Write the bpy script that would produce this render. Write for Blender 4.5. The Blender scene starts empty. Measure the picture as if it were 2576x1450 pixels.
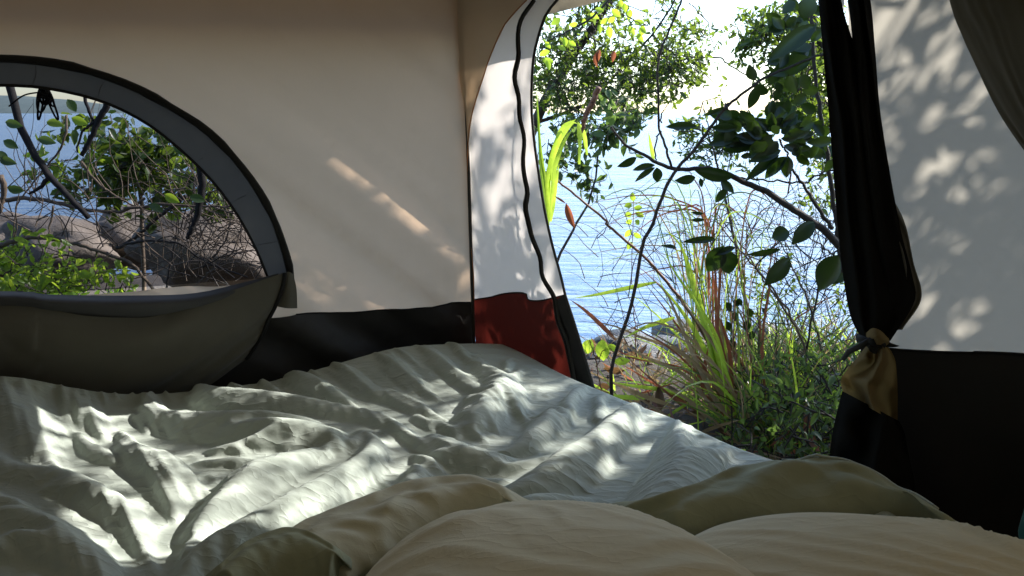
import bpy, math, random
import numpy as np
from mathutils import Vector, Matrix
from mathutils.geometry import delaunay_2d_cdt

# ------------------------------------------------------------------ camera, sky, sun, exposure
scene = bpy.context.scene
COL = scene.collection
R = math.radians
IMW, IMH = 2576.0, 1450.0
HFOV, PITCH = R(65.0), R(12.3)
FPX = (IMW / 2) / math.tan(HFOV / 2)
CAM = Vector((0, 0, 1.1))

cam_data = bpy.data.cameras.new('camera'); cam = bpy.data.objects.new('camera', cam_data)
COL.objects.link(cam); scene.camera = cam
cam.location = CAM; cam.rotation_euler = (R(90) - PITCH, 0, 0)
cam_data.sensor_fit = 'HORIZONTAL'; cam_data.angle = HFOV
cam_data.clip_start = 0.02; cam_data.clip_end = 20000

SUN_H = Vector((0.927, 0.375, 0)).normalized(); SUN_EL = R(33)
SUN_DIR = Vector((SUN_H.x * math.cos(SUN_EL), SUN_H.y * math.cos(SUN_EL), math.sin(SUN_EL)))
world = bpy.data.worlds.new('World'); scene.world = world; world.use_nodes = True
wt = world.node_tree; wt.nodes.clear()
sky = wt.nodes.new('ShaderNodeTexSky'); sky.sky_type = 'NISHITA'; sky.sun_disc = False
sky.sun_elevation = SUN_EL; sky.sun_rotation = math.atan2(SUN_H.x, SUN_H.y)
sky.dust_density = .7; sky.air_density = 1.0; sky.ozone_density = 2.5
bgn = wt.nodes.new('ShaderNodeBackground'); bgn.inputs['Strength'].default_value = 0.15
won = wt.nodes.new('ShaderNodeOutputWorld')
wt.links.new(sky.outputs[0], bgn.inputs[0]); wt.links.new(bgn.outputs[0], won.inputs[0])

sun_data = bpy.data.lights.new('sun', 'SUN'); sun_data.energy = 4.7; sun_data.angle = R(0.55)
sun_data.color = (1.0, 0.955, 0.89)
sun = bpy.data.objects.new('sun', sun_data); COL.objects.link(sun)
sun.location = (20, 8, 14); sun.rotation_euler = (-SUN_DIR).to_track_quat('-Z', 'Y').to_euler()

vs = scene.view_settings
vs.view_transform = 'Standard'; vs.look = 'None'; vs.gamma = 1.0; vs.use_curve_mapping = False
vs.exposure = 1.65
scene.cycles.use_denoising = True
scene.cycles.max_bounces = 10; scene.cycles.diffuse_bounces = 5; scene.cycles.transmission_bounces = 6
scene.cycles.transparent_max_bounces = 12
scene.cycles.caustics_reflective = False; scene.cycles.caustics_refractive = False

rng = random.Random(7); nrng = np.random.default_rng(7)

# ------------------------------------------------------------------ helpers: photo rays
CP, SP = math.cos(PITCH), math.sin(PITCH)
def ray(px, py):
    x = (px - IMW / 2) / FPX; y = (IMH / 2 - py) / FPX
    return Vector((x, CP + y * SP, -SP + y * CP))
def at_z(px, py, z):
    d = ray(px, py); return CAM + d * ((z - CAM.z) / d.z)
def at_y(px, py, Y):
    d = ray(px, py); return CAM + d * (Y / d.y)
def at_plane(px, py, p0, n):
    d = ray(px, py); return CAM + d * ((p0 - CAM).dot(n) / d.dot(n))
def c3(x, y): return (1320.6 + 0.3903 * x, 0.3903 * y)            # enlarged views used while measuring
def c4(x, y): return (1320.6 + 0.4772 * x, 503 + 0.4772 * y)
def c7(x, y): return (0.5226 * x, 692 + 0.5226 * y)
def c8(x, y): return (754.7 + 0.4883 * x, 943.4 + 0.4883 * y)
def c1(x, y): return (0.5203 * x, 0.5203 * y)
def c2(x, y): return (628.9 + 0.694 * x, 0.694 * y)

# ------------------------------------------------------------------ helpers: noise
def _hash(ix, iy, seed):
    h = (ix.astype(np.int64) * 374761393 + iy.astype(np.int64) * 668265263 + seed * 974634777) & 0x7fffffff
    h = ((h ^ (h >> 13)) * 1274126177) & 0x7fffffff
    return ((h ^ (h >> 16)) & 0xffff) / 65535.0
def noise2(x, y, seed=0):
    x = np.asarray(x, float); y = np.asarray(y, float)
    ix = np.floor(x); iy = np.floor(y); fx = x - ix; fy = y - iy
    u = fx * fx * fx * (fx * (fx * 6 - 15) + 10); v = fy * fy * fy * (fy * (fy * 6 - 15) + 10)
    a = _hash(ix, iy, seed); b = _hash(ix + 1, iy, seed); c = _hash(ix, iy + 1, seed); d = _hash(ix + 1, iy + 1, seed)
    return (a * (1 - u) + b * u) * (1 - v) + (c * (1 - u) + d * u) * v - 0.5
def fbm(x, y, seed=0, octv=4):
    t = 0; a = 1.0
    for k in range(octv):
        t = t + a * noise2(x * 2 ** k, y * 2 ** k, seed + 17 * k); a *= 0.5
    return t
def smooth(a, b, x):
    t = np.clip((np.asarray(x, float) - a) / (b - a), 0, 1); return t * t * (3 - 2 * t)

# ------------------------------------------------------------------ helpers: objects
def wloc(o):
    v = Vector((0, 0, 0))
    while o is not None: v += Vector(o.location); o = o.parent
    return v
def tag(o, label=None, cat=None, group=None, kind=None):
    if label: o['label'] = label
    if cat: o['category'] = cat
    if group: o['group'] = group
    if kind: o['kind'] = kind
    return o
def thing(name, label, cat, loc=(0, 0, 0), group=None):
    o = bpy.data.objects.new(name, None); COL.objects.link(o); o.location = loc
    o.empty_display_size = 0.1
    return tag(o, label, cat, group)
def mesh(name, verts, faces, mat, parent=None, smooth_shade=True, loc=None):
    off = wloc(parent) if parent is not None else (Vector(loc) if loc is not None else Vector((0, 0, 0)))
    v = np.asarray(verts, float).reshape(-1, 3) - np.array(off)
    me = bpy.data.meshes.new(name); me.from_pydata(v.tolist(), [], [tuple(int(i) for i in f) for f in faces])
    if smooth_shade: me.polygons.foreach_set('use_smooth', [True] * len(me.polygons))
    me.update()
    if mat is not None: me.materials.append(mat)
    o = bpy.data.objects.new(name, me); COL.objects.link(o)
    if parent is not None: o.parent = parent
    elif loc is not None: o.location = loc
    return o
def subsurf(o, n=1):
    m = o.modifiers.new('subsurf', 'SUBSURF'); m.levels = n; m.render_levels = n; return o
def solid(o, t, off=0.0):
    m = o.modifiers.new('solidify', 'SOLIDIFY'); m.thickness = t; m.offset = off; return o

def spline(pts, n):
    """Catmull-Rom through pts (any dimension), n samples, even in arc length of the control polygon."""
    p = np.array([list(q) for q in pts], float)
    if len(p) == 2: 
        t = np.linspace(0, 1, n)[:, None]; return p[0] * (1 - t) + p[1] * t
    d = np.r_[0, np.cumsum(np.linalg.norm(np.diff(p[:, :2] if p.shape[1] == 3 else p, axis=0), axis=1) + 1e-9)]
    d /= d[-1]
    q = np.vstack([2 * p[0] - p[1], p, 2 * p[-1] - p[-2]])
    out = []
    for t in np.linspace(0, 1, n):
        k = min(max(int(np.searchsorted(d, t, 'right')) - 1, 0), len(p) - 2)
        u = (t - d[k]) / max(d[k + 1] - d[k], 1e-9)
        a, b, c, e = q[k], q[k + 1], q[k + 2], q[k + 3]
        out.append(0.5 * (2 * b + (c - a) * u + (2 * a - 5 * b + 4 * c - e) * u * u + (3 * b - a - 3 * c + e) * u ** 3))
    return np.array(out)

def tube(pts, radii, seg=6, cap=True):
    P = np.asarray(pts, float); n = len(P)
    r = np.interp(np.linspace(0, 1, n), np.linspace(0, 1, len(radii)), radii) if hasattr(radii, '__len__') else np.full(n, radii)
    T = np.gradient(P, axis=0); T /= np.linalg.norm(T, axis=1, keepdims=True) + 1e-12
    ref = np.array([0.31, 0.2, 0.93]); 
    V = []; Fc = []
    u = np.cross(T[0], ref); u /= np.linalg.norm(u)
    for i in range(n):
        u = u - T[i] * u.dot(T[i]); u /= np.linalg.norm(u) + 1e-12
        w = np.cross(T[i], u)
        for k in range(seg):
            a = 2 * math.pi * k / seg
            V.append(P[i] + r[i] * (math.cos(a) * u + math.sin(a) * w))
    for i in range(n - 1):
        for k in range(seg):
            a = i * seg + k; b = i * seg + (k + 1) % seg
            Fc.append((a, b, b + seg, a + seg))
    if cap:
        Fc.append(tuple(range(seg))[::-1]); Fc.append(tuple((n - 1) * seg + k for k in range(seg)))
    return V, Fc
class MB:
    def __init__(s): s.v = []; s.f = []
    def add(s, vf):
        o = len(s.v); s.v.extend(vf[0]); s.f.extend(tuple(i + o for i in f) for f in vf[1]); return s
    def build(s, name, mat, parent=None, sm=True, loc=None): return mesh(name, s.v, s.f, mat, parent, sm, loc)
def grid_faces(n, m, wrap=False):
    f = []
    for i in range(n - 1):
        for j in range(m - (0 if wrap else 1)):
            k = (j + 1) % m
            f.append((i * m + j, i * m + k, (i + 1) * m + k, (i + 1) * m + j))
    return f
def ribbon(pts, width, normal, thick=0.003):
    """flat closed strip (tape, piping, strap) along pts; width across, real thickness."""
    P = np.asarray(pts, float); n = len(P); T = np.gradient(P, axis=0); T /= np.linalg.norm(T, axis=1, keepdims=True)
    N = np.array(normal, float); S = np.cross(T, N); S /= np.linalg.norm(S, axis=1, keepdims=True)
    w = np.interp(np.linspace(0, 1, n), np.linspace(0, 1, len(width)), width) if hasattr(width, '__len__') else np.full(n, width)
    V = []
    for i in range(n):
        a = S[i] * w[i] / 2; b = N * thick
        V += [P[i] - a, P[i] - a * .55 + b, P[i] + a * .55 + b, P[i] + a, P[i] + a * .5 - b * .3, P[i] - a * .5 - b * .3]
    return V, grid_faces(n, 6, True) + [tuple(range(6))[::-1], tuple((n - 1) * 6 + k for k in range(6))]

def point_in(poly, x, y):
    poly = np.asarray(poly); inside = np.zeros(np.shape(x), bool); j = len(poly) - 1
    for i in range(len(poly)):
        xi, yi = poly[i]; xj, yj = poly[j]
        c = ((yi > y) != (yj > y)) & (x < (xj - xi) * (y - yi) / (yj - yi + 1e-15) + xi)
        inside ^= c; j = i
    return inside

# ------------------------------------------------------------------ materials (all procedural)
def newmat(name):
    m = bpy.data.materials.new(name); m.use_nodes = True; m.node_tree.nodes.clear(); return m, m.node_tree
def N(t, typ, **kw):
    n = t.nodes.new(typ)
    for k, v in kw.items():
        if hasattr(n, k): setattr(n, k, v)
        else: n.inputs[k].default_value = v
    return n
def ramp(t, fac, stops):
    r = t.nodes.new('ShaderNodeValToRGB'); e = r.color_ramp.elements
    while len(e) < len(stops): e.new(0.5)
    for k, (p, c) in enumerate(stops): e[k].position = p; e[k].color = (*c, 1)
    t.links.new(fac, r.inputs[0]); return r.outputs[0]
def coords(t, scale=1.0, kind='Object', sc3=None):
    c = N(t, 'ShaderNodeTexCoord'); m = N(t, 'ShaderNodeMapping')
    m.inputs['Scale'].default_value = sc3 or (scale,) * 3
    t.links.new(c.outputs[kind], m.inputs[0]); return m.outputs[0]
def noise_tex(t, vec, scale, detail=4, rough=.55):
    n = N(t, 'ShaderNodeTexNoise'); n.inputs['Scale'].default_value = scale
    n.inputs['Detail'].default_value = detail; n.inputs['Roughness'].default_value = rough
    t.links.new(vec, n.inputs['Vector']); return n.outputs['Fac']
def bump(t, h, strength, dist):
    b = N(t, 'ShaderNodeBump'); b.inputs['Strength'].default_value = strength; b.inputs['Distance'].default_value = dist
    t.links.new(h, b.inputs['Height']); return b.outputs[0]
def out(t, sh): 
    o = N(t, 'ShaderNodeOutputMaterial'); t.links.new(sh, o.inputs[0])
def mix(t, a, b, fac):
    m = N(t, 'ShaderNodeMixShader')
    if isinstance(fac, (int, float)): m.inputs[0].default_value = fac
    else: t.links.new(fac, m.inputs[0])
    t.links.new(a, m.inputs[1]); t.links.new(b, m.inputs[2]); return m.outputs[0]

def fabric(name, c1_, c2_, trans=None, tfac=0.0, weave=900.0, crease=6.0, crease_d=0.004, rough=.85, sheen=.15, gloss=0.0, lines=0.0):
    """woven cloth: colour mottling, weave and small creases; trans = colour of light let through."""
    m, t = newmat(name); v = coords(t)
    n1 = noise_tex(t, v, 5.0, 5); col = ramp(t, n1, [(.3, c1_), (.7, c2_)])
    n2 = noise_tex(t, v, crease, 6, .6)
    w = N(t, 'ShaderNodeTexNoise'); w.inputs['Scale'].default_value = weave; t.links.new(v, w.inputs['Vector'])
    b1 = bump(t, n2, .5, crease_d)
    if lines > 0:
        for sc_, dd_, sd_ in ((5.0, lines, .0), (13.0, lines * .45, 3.7)):
            mp = N(t, 'ShaderNodeMapping'); mp.inputs['Location'].default_value = (sd_, sd_ * 2, 0); mp.inputs['Rotation'].default_value = (0, 0, .6 + sd_); mp.inputs['Scale'].default_value = (1, 2.2, 1)
            t.links.new(v, mp.inputs[0]); q = noise_tex(t, mp.outputs[0], sc_, 2.5, .45)
            s1 = N(t, 'ShaderNodeMath', operation='SUBTRACT'); t.links.new(q, s1.inputs[0]); s1.inputs[1].default_value = .5
            s2 = N(t, 'ShaderNodeMath', operation='ABSOLUTE'); t.links.new(s1.outputs[0], s2.inputs[0])
            s3 = N(t, 'ShaderNodeMath', operation='POWER'); t.links.new(s2.outputs[0], s3.inputs[0]); s3.inputs[1].default_value = .6
            bb = N(t, 'ShaderNodeBump'); bb.invert = True; bb.inputs['Strength'].default_value = .8; bb.inputs['Distance'].default_value = dd_
            t.links.new(s3.outputs[0], bb.inputs['Height']); t.links.new(b1, bb.inputs['Normal']); b1 = bb.outputs[0]
    b = N(t, 'ShaderNodeBump'); b.inputs['Strength'].default_value = .25; b.inputs['Distance'].default_value = .0006
    t.links.new(w.outputs[0], b.inputs['Height']); t.links.new(b1, b.inputs['Normal'])
    p = N(t, 'ShaderNodeBsdfPrincipled'); t.links.new(col, p.inputs['Base Color']); t.links.new(b.outputs[0], p.inputs['Normal'])
    p.inputs['Roughness'].default_value = rough; p.inputs['Sheen Weight'].default_value = sheen
    p.inputs['Specular IOR Level'].default_value = .2 + gloss
    sh = p.outputs[0]
    if tfac > 0:
        tr = N(t, 'ShaderNodeBsdfTranslucent'); tr.inputs[0].default_value = (*trans, 1); t.links.new(b1, tr.inputs['Normal'])
        sh = mix(t, sh, tr.outputs[0], tfac)
    out(t, sh); return m

def leafmat(name, cols, trans, tfac=.45, rough=.35, island=True):
    m, t = newmat(name)
    g = N(t, 'ShaderNodeNewGeometry'); oi = N(t, 'ShaderNodeObjectInfo')
    ad = N(t, 'ShaderNodeMath', operation='ADD'); t.links.new(g.outputs['Random Per Island'], ad.inputs[0]); t.links.new(oi.outputs['Random'], ad.inputs[1])
    fr = N(t, 'ShaderNodeMath', operation='FRACT'); t.links.new(ad.outputs[0], fr.inputs[0])
    k = len(cols); col = ramp(t, fr.outputs[0], [(i / max(k - 1, 1), c) for i, c in enumerate(cols)])
    v = coords(t); n = noise_tex(t, v, 60, 3)
    mx = N(t, 'ShaderNodeMixRGB'); mx.blend_type = 'MULTIPLY'; mx.inputs[0].default_value = .5
    t.links.new(col, mx.inputs[1]); t.links.new(ramp(t, n, [(.3, (.6, .6, .6)), (.7, (1.25, 1.2, 1.1))]), mx.inputs[2])
    p = N(t, 'ShaderNodeBsdfPrincipled'); t.links.new(mx.outputs[0], p.inputs['Base Color']); p.inputs['Roughness'].default_value = rough
    tr = N(t, 'ShaderNodeBsdfTranslucent')
    m2 = N(t, 'ShaderNodeMixRGB'); m2.blend_type = 'MULTIPLY'; m2.inputs[0].default_value = .35; m2.inputs[1].default_value = (*trans, 1)
    t.links.new(ramp(t, n, [(.3, (.5, .6, .4)), (.7, (1.2, 1.2, 1.2))]), m2.inputs[2]); t.links.new(m2.outputs[0], tr.inputs[0])
    out(t, mix(t, p.outputs[0], tr.outputs[0], tfac)); return m

def rockmat(name, stops, scale=3.0, rough=.85, bd=.05):
    m, t = newmat(name); v = coords(t)
    n = noise_tex(t, v, scale, 8, .65); n2 = noise_tex(t, v, scale * 6, 6, .7)
    p = N(t, 'ShaderNodeBsdfPrincipled'); t.links.new(ramp(t, n, stops), p.inputs['Base Color']); p.inputs['Roughness'].default_value = rough
    b = bump(t, n2, .8, bd); t.links.new(b, p.inputs['Normal']); out(t, p.outputs[0]); return m

M = {}
M['wall'] = fabric('tan_tent_cloth', (.42, .345, .27), (.47, .385, .305), (.74, .525, .35), .42, crease=5, crease_d=.006)
M['rear'] = fabric('rear_tent_cloth', (.34, .29, .22), (.38, .325, .25), (.42, .33, .22), .26)
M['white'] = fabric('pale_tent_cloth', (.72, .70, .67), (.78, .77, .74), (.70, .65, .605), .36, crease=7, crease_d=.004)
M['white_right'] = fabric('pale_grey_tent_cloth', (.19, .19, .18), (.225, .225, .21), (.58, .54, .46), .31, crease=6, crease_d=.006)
M['fly_shade'] = fabric('fly_shade_cloth', (.50, .41, .31), (.58, .48, .37), (.70, .52, .34), .36)  # darker tan paints the fly's shade on the door wall
M['band'] = fabric('black_floor_cloth', (.016, .015, .014), (.024, .022, .021), None, 0, rough=.6, sheen=.02, gloss=.15)
M['redband'] = fabric('dark_red_cloth', (.030, .009, .007), (.045, .012, .009), (.095, .013, .009), .25, rough=.6, sheen=.03)
M['black'] = fabric('black_mesh_cloth', (.010, .010, .010), (.016, .016, .015), None, 0, weave=500, crease=9, crease_d=.012, rough=1.0, sheen=0, gloss=-.19)
M['grey'] = fabric('grey_trim_cloth', (.085, .085, .085), (.115, .114, .112), (.11, .105, .1), .2, crease=12)
M['cover'] = fabric('olive_grey_cloth', (.085, .08, .062), (.11, .105, .083), (.1, .09, .06), .08, crease=5)
M['cover_back'] = fabric('slate_cloth', (.05, .051, .053), (.065, .066, .068), None, 0, crease=5)
M['flap'] = fabric('dark_olive_flap_cloth', (.06, .056, .044), (.085, .08, .06), (.12, .1, .05), .1, crease=4)
M['roof'] = fabric('brown_roof_cloth', (.24, .21, .15), (.29, .25, .18), (.44, .37, .25), .11)
M['yellow'] = fabric('ochre_cloth', (.20, .155, .08), (.25, .195, .10), (.4, .25, .08), .28, crease=12, sheen=0, gloss=-.2, lines=.006)
M['piping'] = fabric('black_piping', (.008, .008, .008), (.013, .013, .012), None, 0, weave=400, rough=.7, sheen=.02)
M['zip'] = fabric('charcoal_zip_tape', (.030, .028, .025), (.045, .042, .037), None, 0, weave=600, rough=.6)
M['rim'] = fabric('rust_edge', (.32, .15, .07), (.4, .19, .09), (.7, .3, .1), .3)
M['duvet'] = fabric('sage_cotton', (.365, .41, .36), (.425, .465, .415), None, 0, weave=1400, crease=26, crease_d=.003, rough=.9, sheen=.05, lines=.014)
M['hem'] = fabric('olive_taupe_cotton', (.50, .47, .335), (.57, .54, .395), None, 0, weave=1400, crease=18, crease_d=.004, rough=.9, sheen=.05, lines=.005)
M['hem_shaded'] = fabric('shaded_olive_cotton', (.27, .28, .18), (.33, .34, .225), None, 0, weave=1400, crease=18, crease_d=.004, rough=.9, sheen=.05, lines=.005)  # darker olive copy of the lining, with the right edge's shade painted in
M['pillow'] = fabric('tan_cotton', (.58, .525, .37), (.64, .58, .42), None, 0, weave=1400, crease=16, crease_d=.004, rough=.9, sheen=.05, lines=.005)
M['mattress'] = fabric('grey_green_flocking', (.24, .235, .19), (.29, .285, .23), None, 0, weave=700, rough=.95)
M['teal'] = fabric('teal_cloth', (.03, .16, .16), (.04, .2, .2), None, 0)
M['leafdark'] = leafmat('broad_leaf', [(.007, .017, .005), (.013, .028, .007), (.009, .022, .006)], (.06, .12, .010), .18, .28)  # dark green partly holds the tree's shade in its colour
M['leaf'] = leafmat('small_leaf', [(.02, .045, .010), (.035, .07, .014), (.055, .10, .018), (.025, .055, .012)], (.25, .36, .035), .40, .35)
M['leafshade'] = leafmat('dull_leaf', [(.025, .05, .02), (.035, .07, .022), (.05, .085, .024)], (.20, .32, .06), .38, .4)
M['leafbright'] = leafmat('pale_sunlit_leaf', [(.08, .14, .02), (.10, .17, .022)], (.55, .75, .06), .55, .35)  # pale leaf colour, also painting the window bush's sunlit leaves
M['blade'] = leafmat('green_blade', [(.05, .10, .016), (.08, .14, .02), (.11, .17, .03)], (.6, .8, .08), .55, .4)
M['deadred'] = leafmat('red_dead_blade', [(.13, .05, .028), (.19, .08, .045), (.16, .09, .055)], (.42, .13, .06), .35, .6)
M['deadtan'] = leafmat('straw_blade', [(.30, .22, .13), (.22, .15, .09), (.36, .28, .18)], (.5, .34, .16), .3, .6)
M['bark'] = rockmat('dark_bark', [(.3, (.025, .02, .016)), (.7, (.06, .048, .036))], 30, .8, .004)
M['barkgrey'] = rockmat('grey_bark', [(.3, (.10, .07, .045)), (.7, (.23, .175, .12))], 25, .85, .004)
M['barkred'] = rockmat('reddish_stalk', [(.3, (.13, .06, .035)), (.7, (.22, .11, .06))], 30, .7, .003)
M['rockdark'] = rockmat('wet_dark_rock', [(.3, (.022, .021, .022)), (.7, (.065, .062, .062))], 6, .45, .04)
M['rock'] = rockmat('tan_granite', [(.3, (.13, .105, .08)), (.55, (.24, .195, .15)), (.75, (.36, .30, .235))], 3, .85, .04)
M['soil'] = rockmat('soil', [(.3, (.03, .023, .016)), (.55, (.055, .042, .029)), (.75, (.09, .07, .048))], 4, .95, .04)
M['litter'] = leafmat('leaf_litter', [(.10, .065, .038), (.06, .038, .022), (.16, .10, .06), (.09, .04, .02)], (.3, .16, .06), .2, .7)
M['barkshade'] = rockmat('shaded_bark', [(.3, (.010, .009, .008)), (.7, (.022, .019, .016))], 30, .85, .004)  # bark colour darkened so the window limbs look shaded
M['cord'] = fabric('black_cord', (.012, .012, .012), (.02, .02, .02), None, 0, weave=300)
M['hill'] = rockmat('far_headland', [(.3, (.10, .14, .13)), (.7, (.15, .19, .17))], .02, .9, .5)  # pale grey-green holds the distance haze in its colour

# insect mesh: a fine net that lets part of the light straight through
m, t = newmat('insect_net'); tp = N(t, 'ShaderNodeBsdfTransparent'); tp.inputs[0].default_value = (.40, .40, .435, 1)
df = N(t, 'ShaderNodeBsdfDiffuse'); df.inputs[0].default_value = (.03, .03, .032, 1)
out(t, mix(t, tp.outputs[0], df.outputs[0], .16)); M['net'] = m

# sea
m, t = newmat('sea_water'); v = coords(t, 1, 'Object', (.55, 1.5, 1))
n1 = noise_tex(t, v, 1.1, 6, .6); v2 = coords(t, 1, 'Object', (.12, .5, 1)); n2 = noise_tex(t, v2, .8, 4, .5)
ad = N(t, 'ShaderNodeMath', operation='ADD'); t.links.new(n1, ad.inputs[0]); t.links.new(n2, ad.inputs[1])
p = N(t, 'ShaderNodeBsdfPrincipled'); p.inputs['Base Color'].default_value = (.09, .17, .30, 1); p.inputs['Roughness'].default_value = .2
p.inputs['IOR'].default_value = 1.33
t.links.new(bump(t, ad.outputs[0], .9, .35), p.inputs['Normal']); out(t, p.outputs[0]); M['sea'] = m

# ------------------------------------------------------------------ tent planes
C0 = Vector((-0.137, 2.75, 0.45)); LEAN = 0.08
dA = Vector((-.93, -.37, 0)).normalized(); dB = Vector((.766, -.643, 0)).normalized()
inA = Vector((.37, -.93, 0)).normalized(); inB = Vector((-.643, -.766, 0)).normalized()
nA = (inA - Vector((0, 0, LEAN))).normalized(); nB = (inB - Vector((0, 0, LEAN))).normalized()   # inward normals
upA = (Vector((0, 0, 1)) + inA * LEAN).normalized(); upB = (Vector((0, 0, 1)) + inB * LEAN).normalized()
def onA(px, py, off=0.0): return at_plane(px, py, C0 + nA * off, nA)
def onB(px, py, off=0.0): return at_plane(px, py, C0 + nB * off, nB)
def toA(p): q = p - C0; return (q.dot(dA), q.dot(upA))
def toB(p): q = p - C0; return (q.dot(dB), q.dot(upB))
def A3(s, h, off=0.0): return C0 + dA * s + upA * h + nA * off
def B3(s, h, off=0.0): return C0 + dB * s + upB * h + nB * off
def A2(px, py): return toA(onA(px, py))
def B2(px, py): return toB(onB(px, py))

def wrinkA(s, h):
    """tension creases fanning from the window end down to the corner, a slack bulge, fine folds by the corner"""
    s = np.asarray(s, float); h = np.asarray(h, float)
    a = R(38); u = -s * math.cos(a) - h * math.sin(a); w = s * math.sin(a) * -1 + h * math.cos(a)
    cx = u * .9 + .3 * noise2(s * 2, h * 2, 3)
    k = smooth(1.15, .1, h) * .7 + .3
    d = k * (.058 * noise2(cx * .55, w * 11 + .9 * noise2(s * 1.5, h * 1.5, 9), 5) + .020 * noise2(cx * .8, w * 24, 6) + .010 * noise2(cx * 1.3, w * 17 + 3, 8))
    d += .03 * noise2(s * .9, h * .8, 11)
    cm = smooth(.28, .02, s)
    d += cm * (.016 * noise2(s * 30, h * 1.4, 21))
    edge = smooth(0, .08, s)
    return d * edge
def wrinkB(s, h):
    s = np.asarray(s, float); h = np.asarray(h, float)
    d = .012 * noise2(s * 9 + .4 * h, h * .9, 31) + .006 * noise2(s * 20, h * 1.6, 33) + .02 * noise2(s * 1.5, h * 1.2, 35)
    return d * smooth(0, .06, s)
def wrinkBR(s, h):
    s = np.asarray(s, float); h = np.asarray(h, float)
    w = s * .9 + h * .42
    return .03 * noise2(w * 4.5, h * .8 - s * .4, 41) + .012 * noise2(w * 11, h * 1.3, 43) + .02 * noise2(s * 1.5, h * 1.5, 45)

def panel(name, outline, to3, wr, mat, parent, holes=(), step=.03, off=0.0):
    """cloth panel: outline in wall coordinates, triangulated with a jittered grid and wrinkled along the wall normal"""
    outl = [tuple(p) for p in outline]
    def dens(loop):
        o = []
        for i in range(len(loop)):
            a = np.array(loop[i]); b = np.array(loop[(i + 1) % len(loop)]); n = max(1, int(np.linalg.norm(b - a) / step))
            for k in range(n): o.append(tuple(a + (b - a) * k / n))
        return o
    loops = [dens(outl)] + [dens(h) for h in holes]
    V = []; E = []
    for lp in loops:
        o = len(V); V += lp; E += [(o + i, o + (i + 1) % len(lp)) for i in range(len(lp))]
    xs = [p[0] for p in outl]; ys = [p[1] for p in outl]
    gx, gy = np.meshgrid(np.arange(min(xs), max(xs), step), np.arange(min(ys), max(ys), step))
    gx = gx + nrng.uniform(-.2, .2, gx.shape) * step; gy = gy + nrng.uniform(-.2, .2, gy.shape) * step
    gx = gx.ravel(); gy = gy.ravel(); k = point_in(outl, gx, gy)
    for h in holes: k &= ~point_in(h, gx, gy)
    bd = np.array([p for lp in loops for p in lp])
    gx = gx[k]; gy = gy[k]
    dmin = np.array([np.min((bd[:, 0] - x) ** 2 + (bd[:, 1] - y) ** 2) for x, y in zip(gx, gy)]) if len(gx) else np.array([])
    keep = dmin > (step * .45) ** 2
    V += list(zip(gx[keep], gy[keep]))
    r = delaunay_2d_cdt([Vector(p) for p in V], E, [], 0, 1e-6)
    v2 = np.array([(p.x, p.y) for p in r[0]]); fs = []
    for f in r[2]:
        c = v2[list(f)].mean(axis=0)
        if point_in(outl, c[0:1], c[1:2])[0] and not any(point_in(h, c[0:1], c[1:2])[0] for h in holes): fs.append(tuple(f))
    d = wr(v2[:, 0], v2[:, 1]) if wr is not None else np.zeros(len(v2))
    v3 = [to3(a, b, off + float(e)) for (a, b), e in zip(v2, d)]
    return mesh(name, v3, fs, mat, parent)

# ------------------------------------------------------------------ tent
tent = thing('tent', 'tan and white fabric camping tent seen from inside, door tied open to the sea', 'tent', (0, 1, 0))
ZTOP = 1.66
hT = (1.47 - .45) / upA.z
hF = -.45 / upA.z + .004
win_out = [(0, 147), (60, 150), (130, 158), (200, 172), (290, 200), (370, 235), (440, 275), (510, 320), (570, 375), (620, 435),
           (660, 495), (690, 555), (710, 610), (725, 660), (732, 700)]
win_in = [(0, 215), (80, 218), (160, 230), (240, 250), (310, 278), (380, 318), (440, 365), (500, 420), (550, 475), (590, 530),
          (620, 580), (650, 640), (674, 700)]
def sym(pts2, s0):      # mirror a half outline about s = s0 (the window's centre line), full loop from one end to the other
    return [(2 * s0 - s, h) for s, h in pts2][::-1] + pts2[1:]
wo = [A2(*p) for p in win_out]; wi = [A2(*p) for p in win_in]
s0 = wo[0][0]
wo = [tuple(q) for q in spline(wo, 26)]; wi = [tuple(q) for q in spline(wi, 26)]; wi[0] = (s0, wi[0][1])
WO = sym(wo, s0); WI = sym(wi, s0)
sL = s0 + (s0 - wo[-1][0]) + .25            # left end of wall A
hb = A2(715, 700)[1]                        # window bottom
seamA = [A2(*p) for p in [(750, 787), (840, 790), (930, 785), (1020, 775), (1110, 766), (1192, 760)]]
seamA[-1] = (0.0, seamA[-1][1])
seamA_l = [(sL, seamA[0][1])] + [tuple(q) for q in spline(seamA, 24)]
panel('wall_panel', seamA_l + [(0, hT), (sL, hT)], A3, wrinkA, M['wall'], tent, holes=[WO], step=.03)
panel('floor_band', [(sL, hF)] + [(0, hF)] + seamA_l[::-1], A3, wrinkA, M['band'], tent, step=.03)
sm = [A3(s, h, float(wrinkA(s, h)) + .002) for s, h in seamA_l]
MB().add(tube(sm, .0025, 5)).build('seam', M['piping'], tent)
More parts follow.
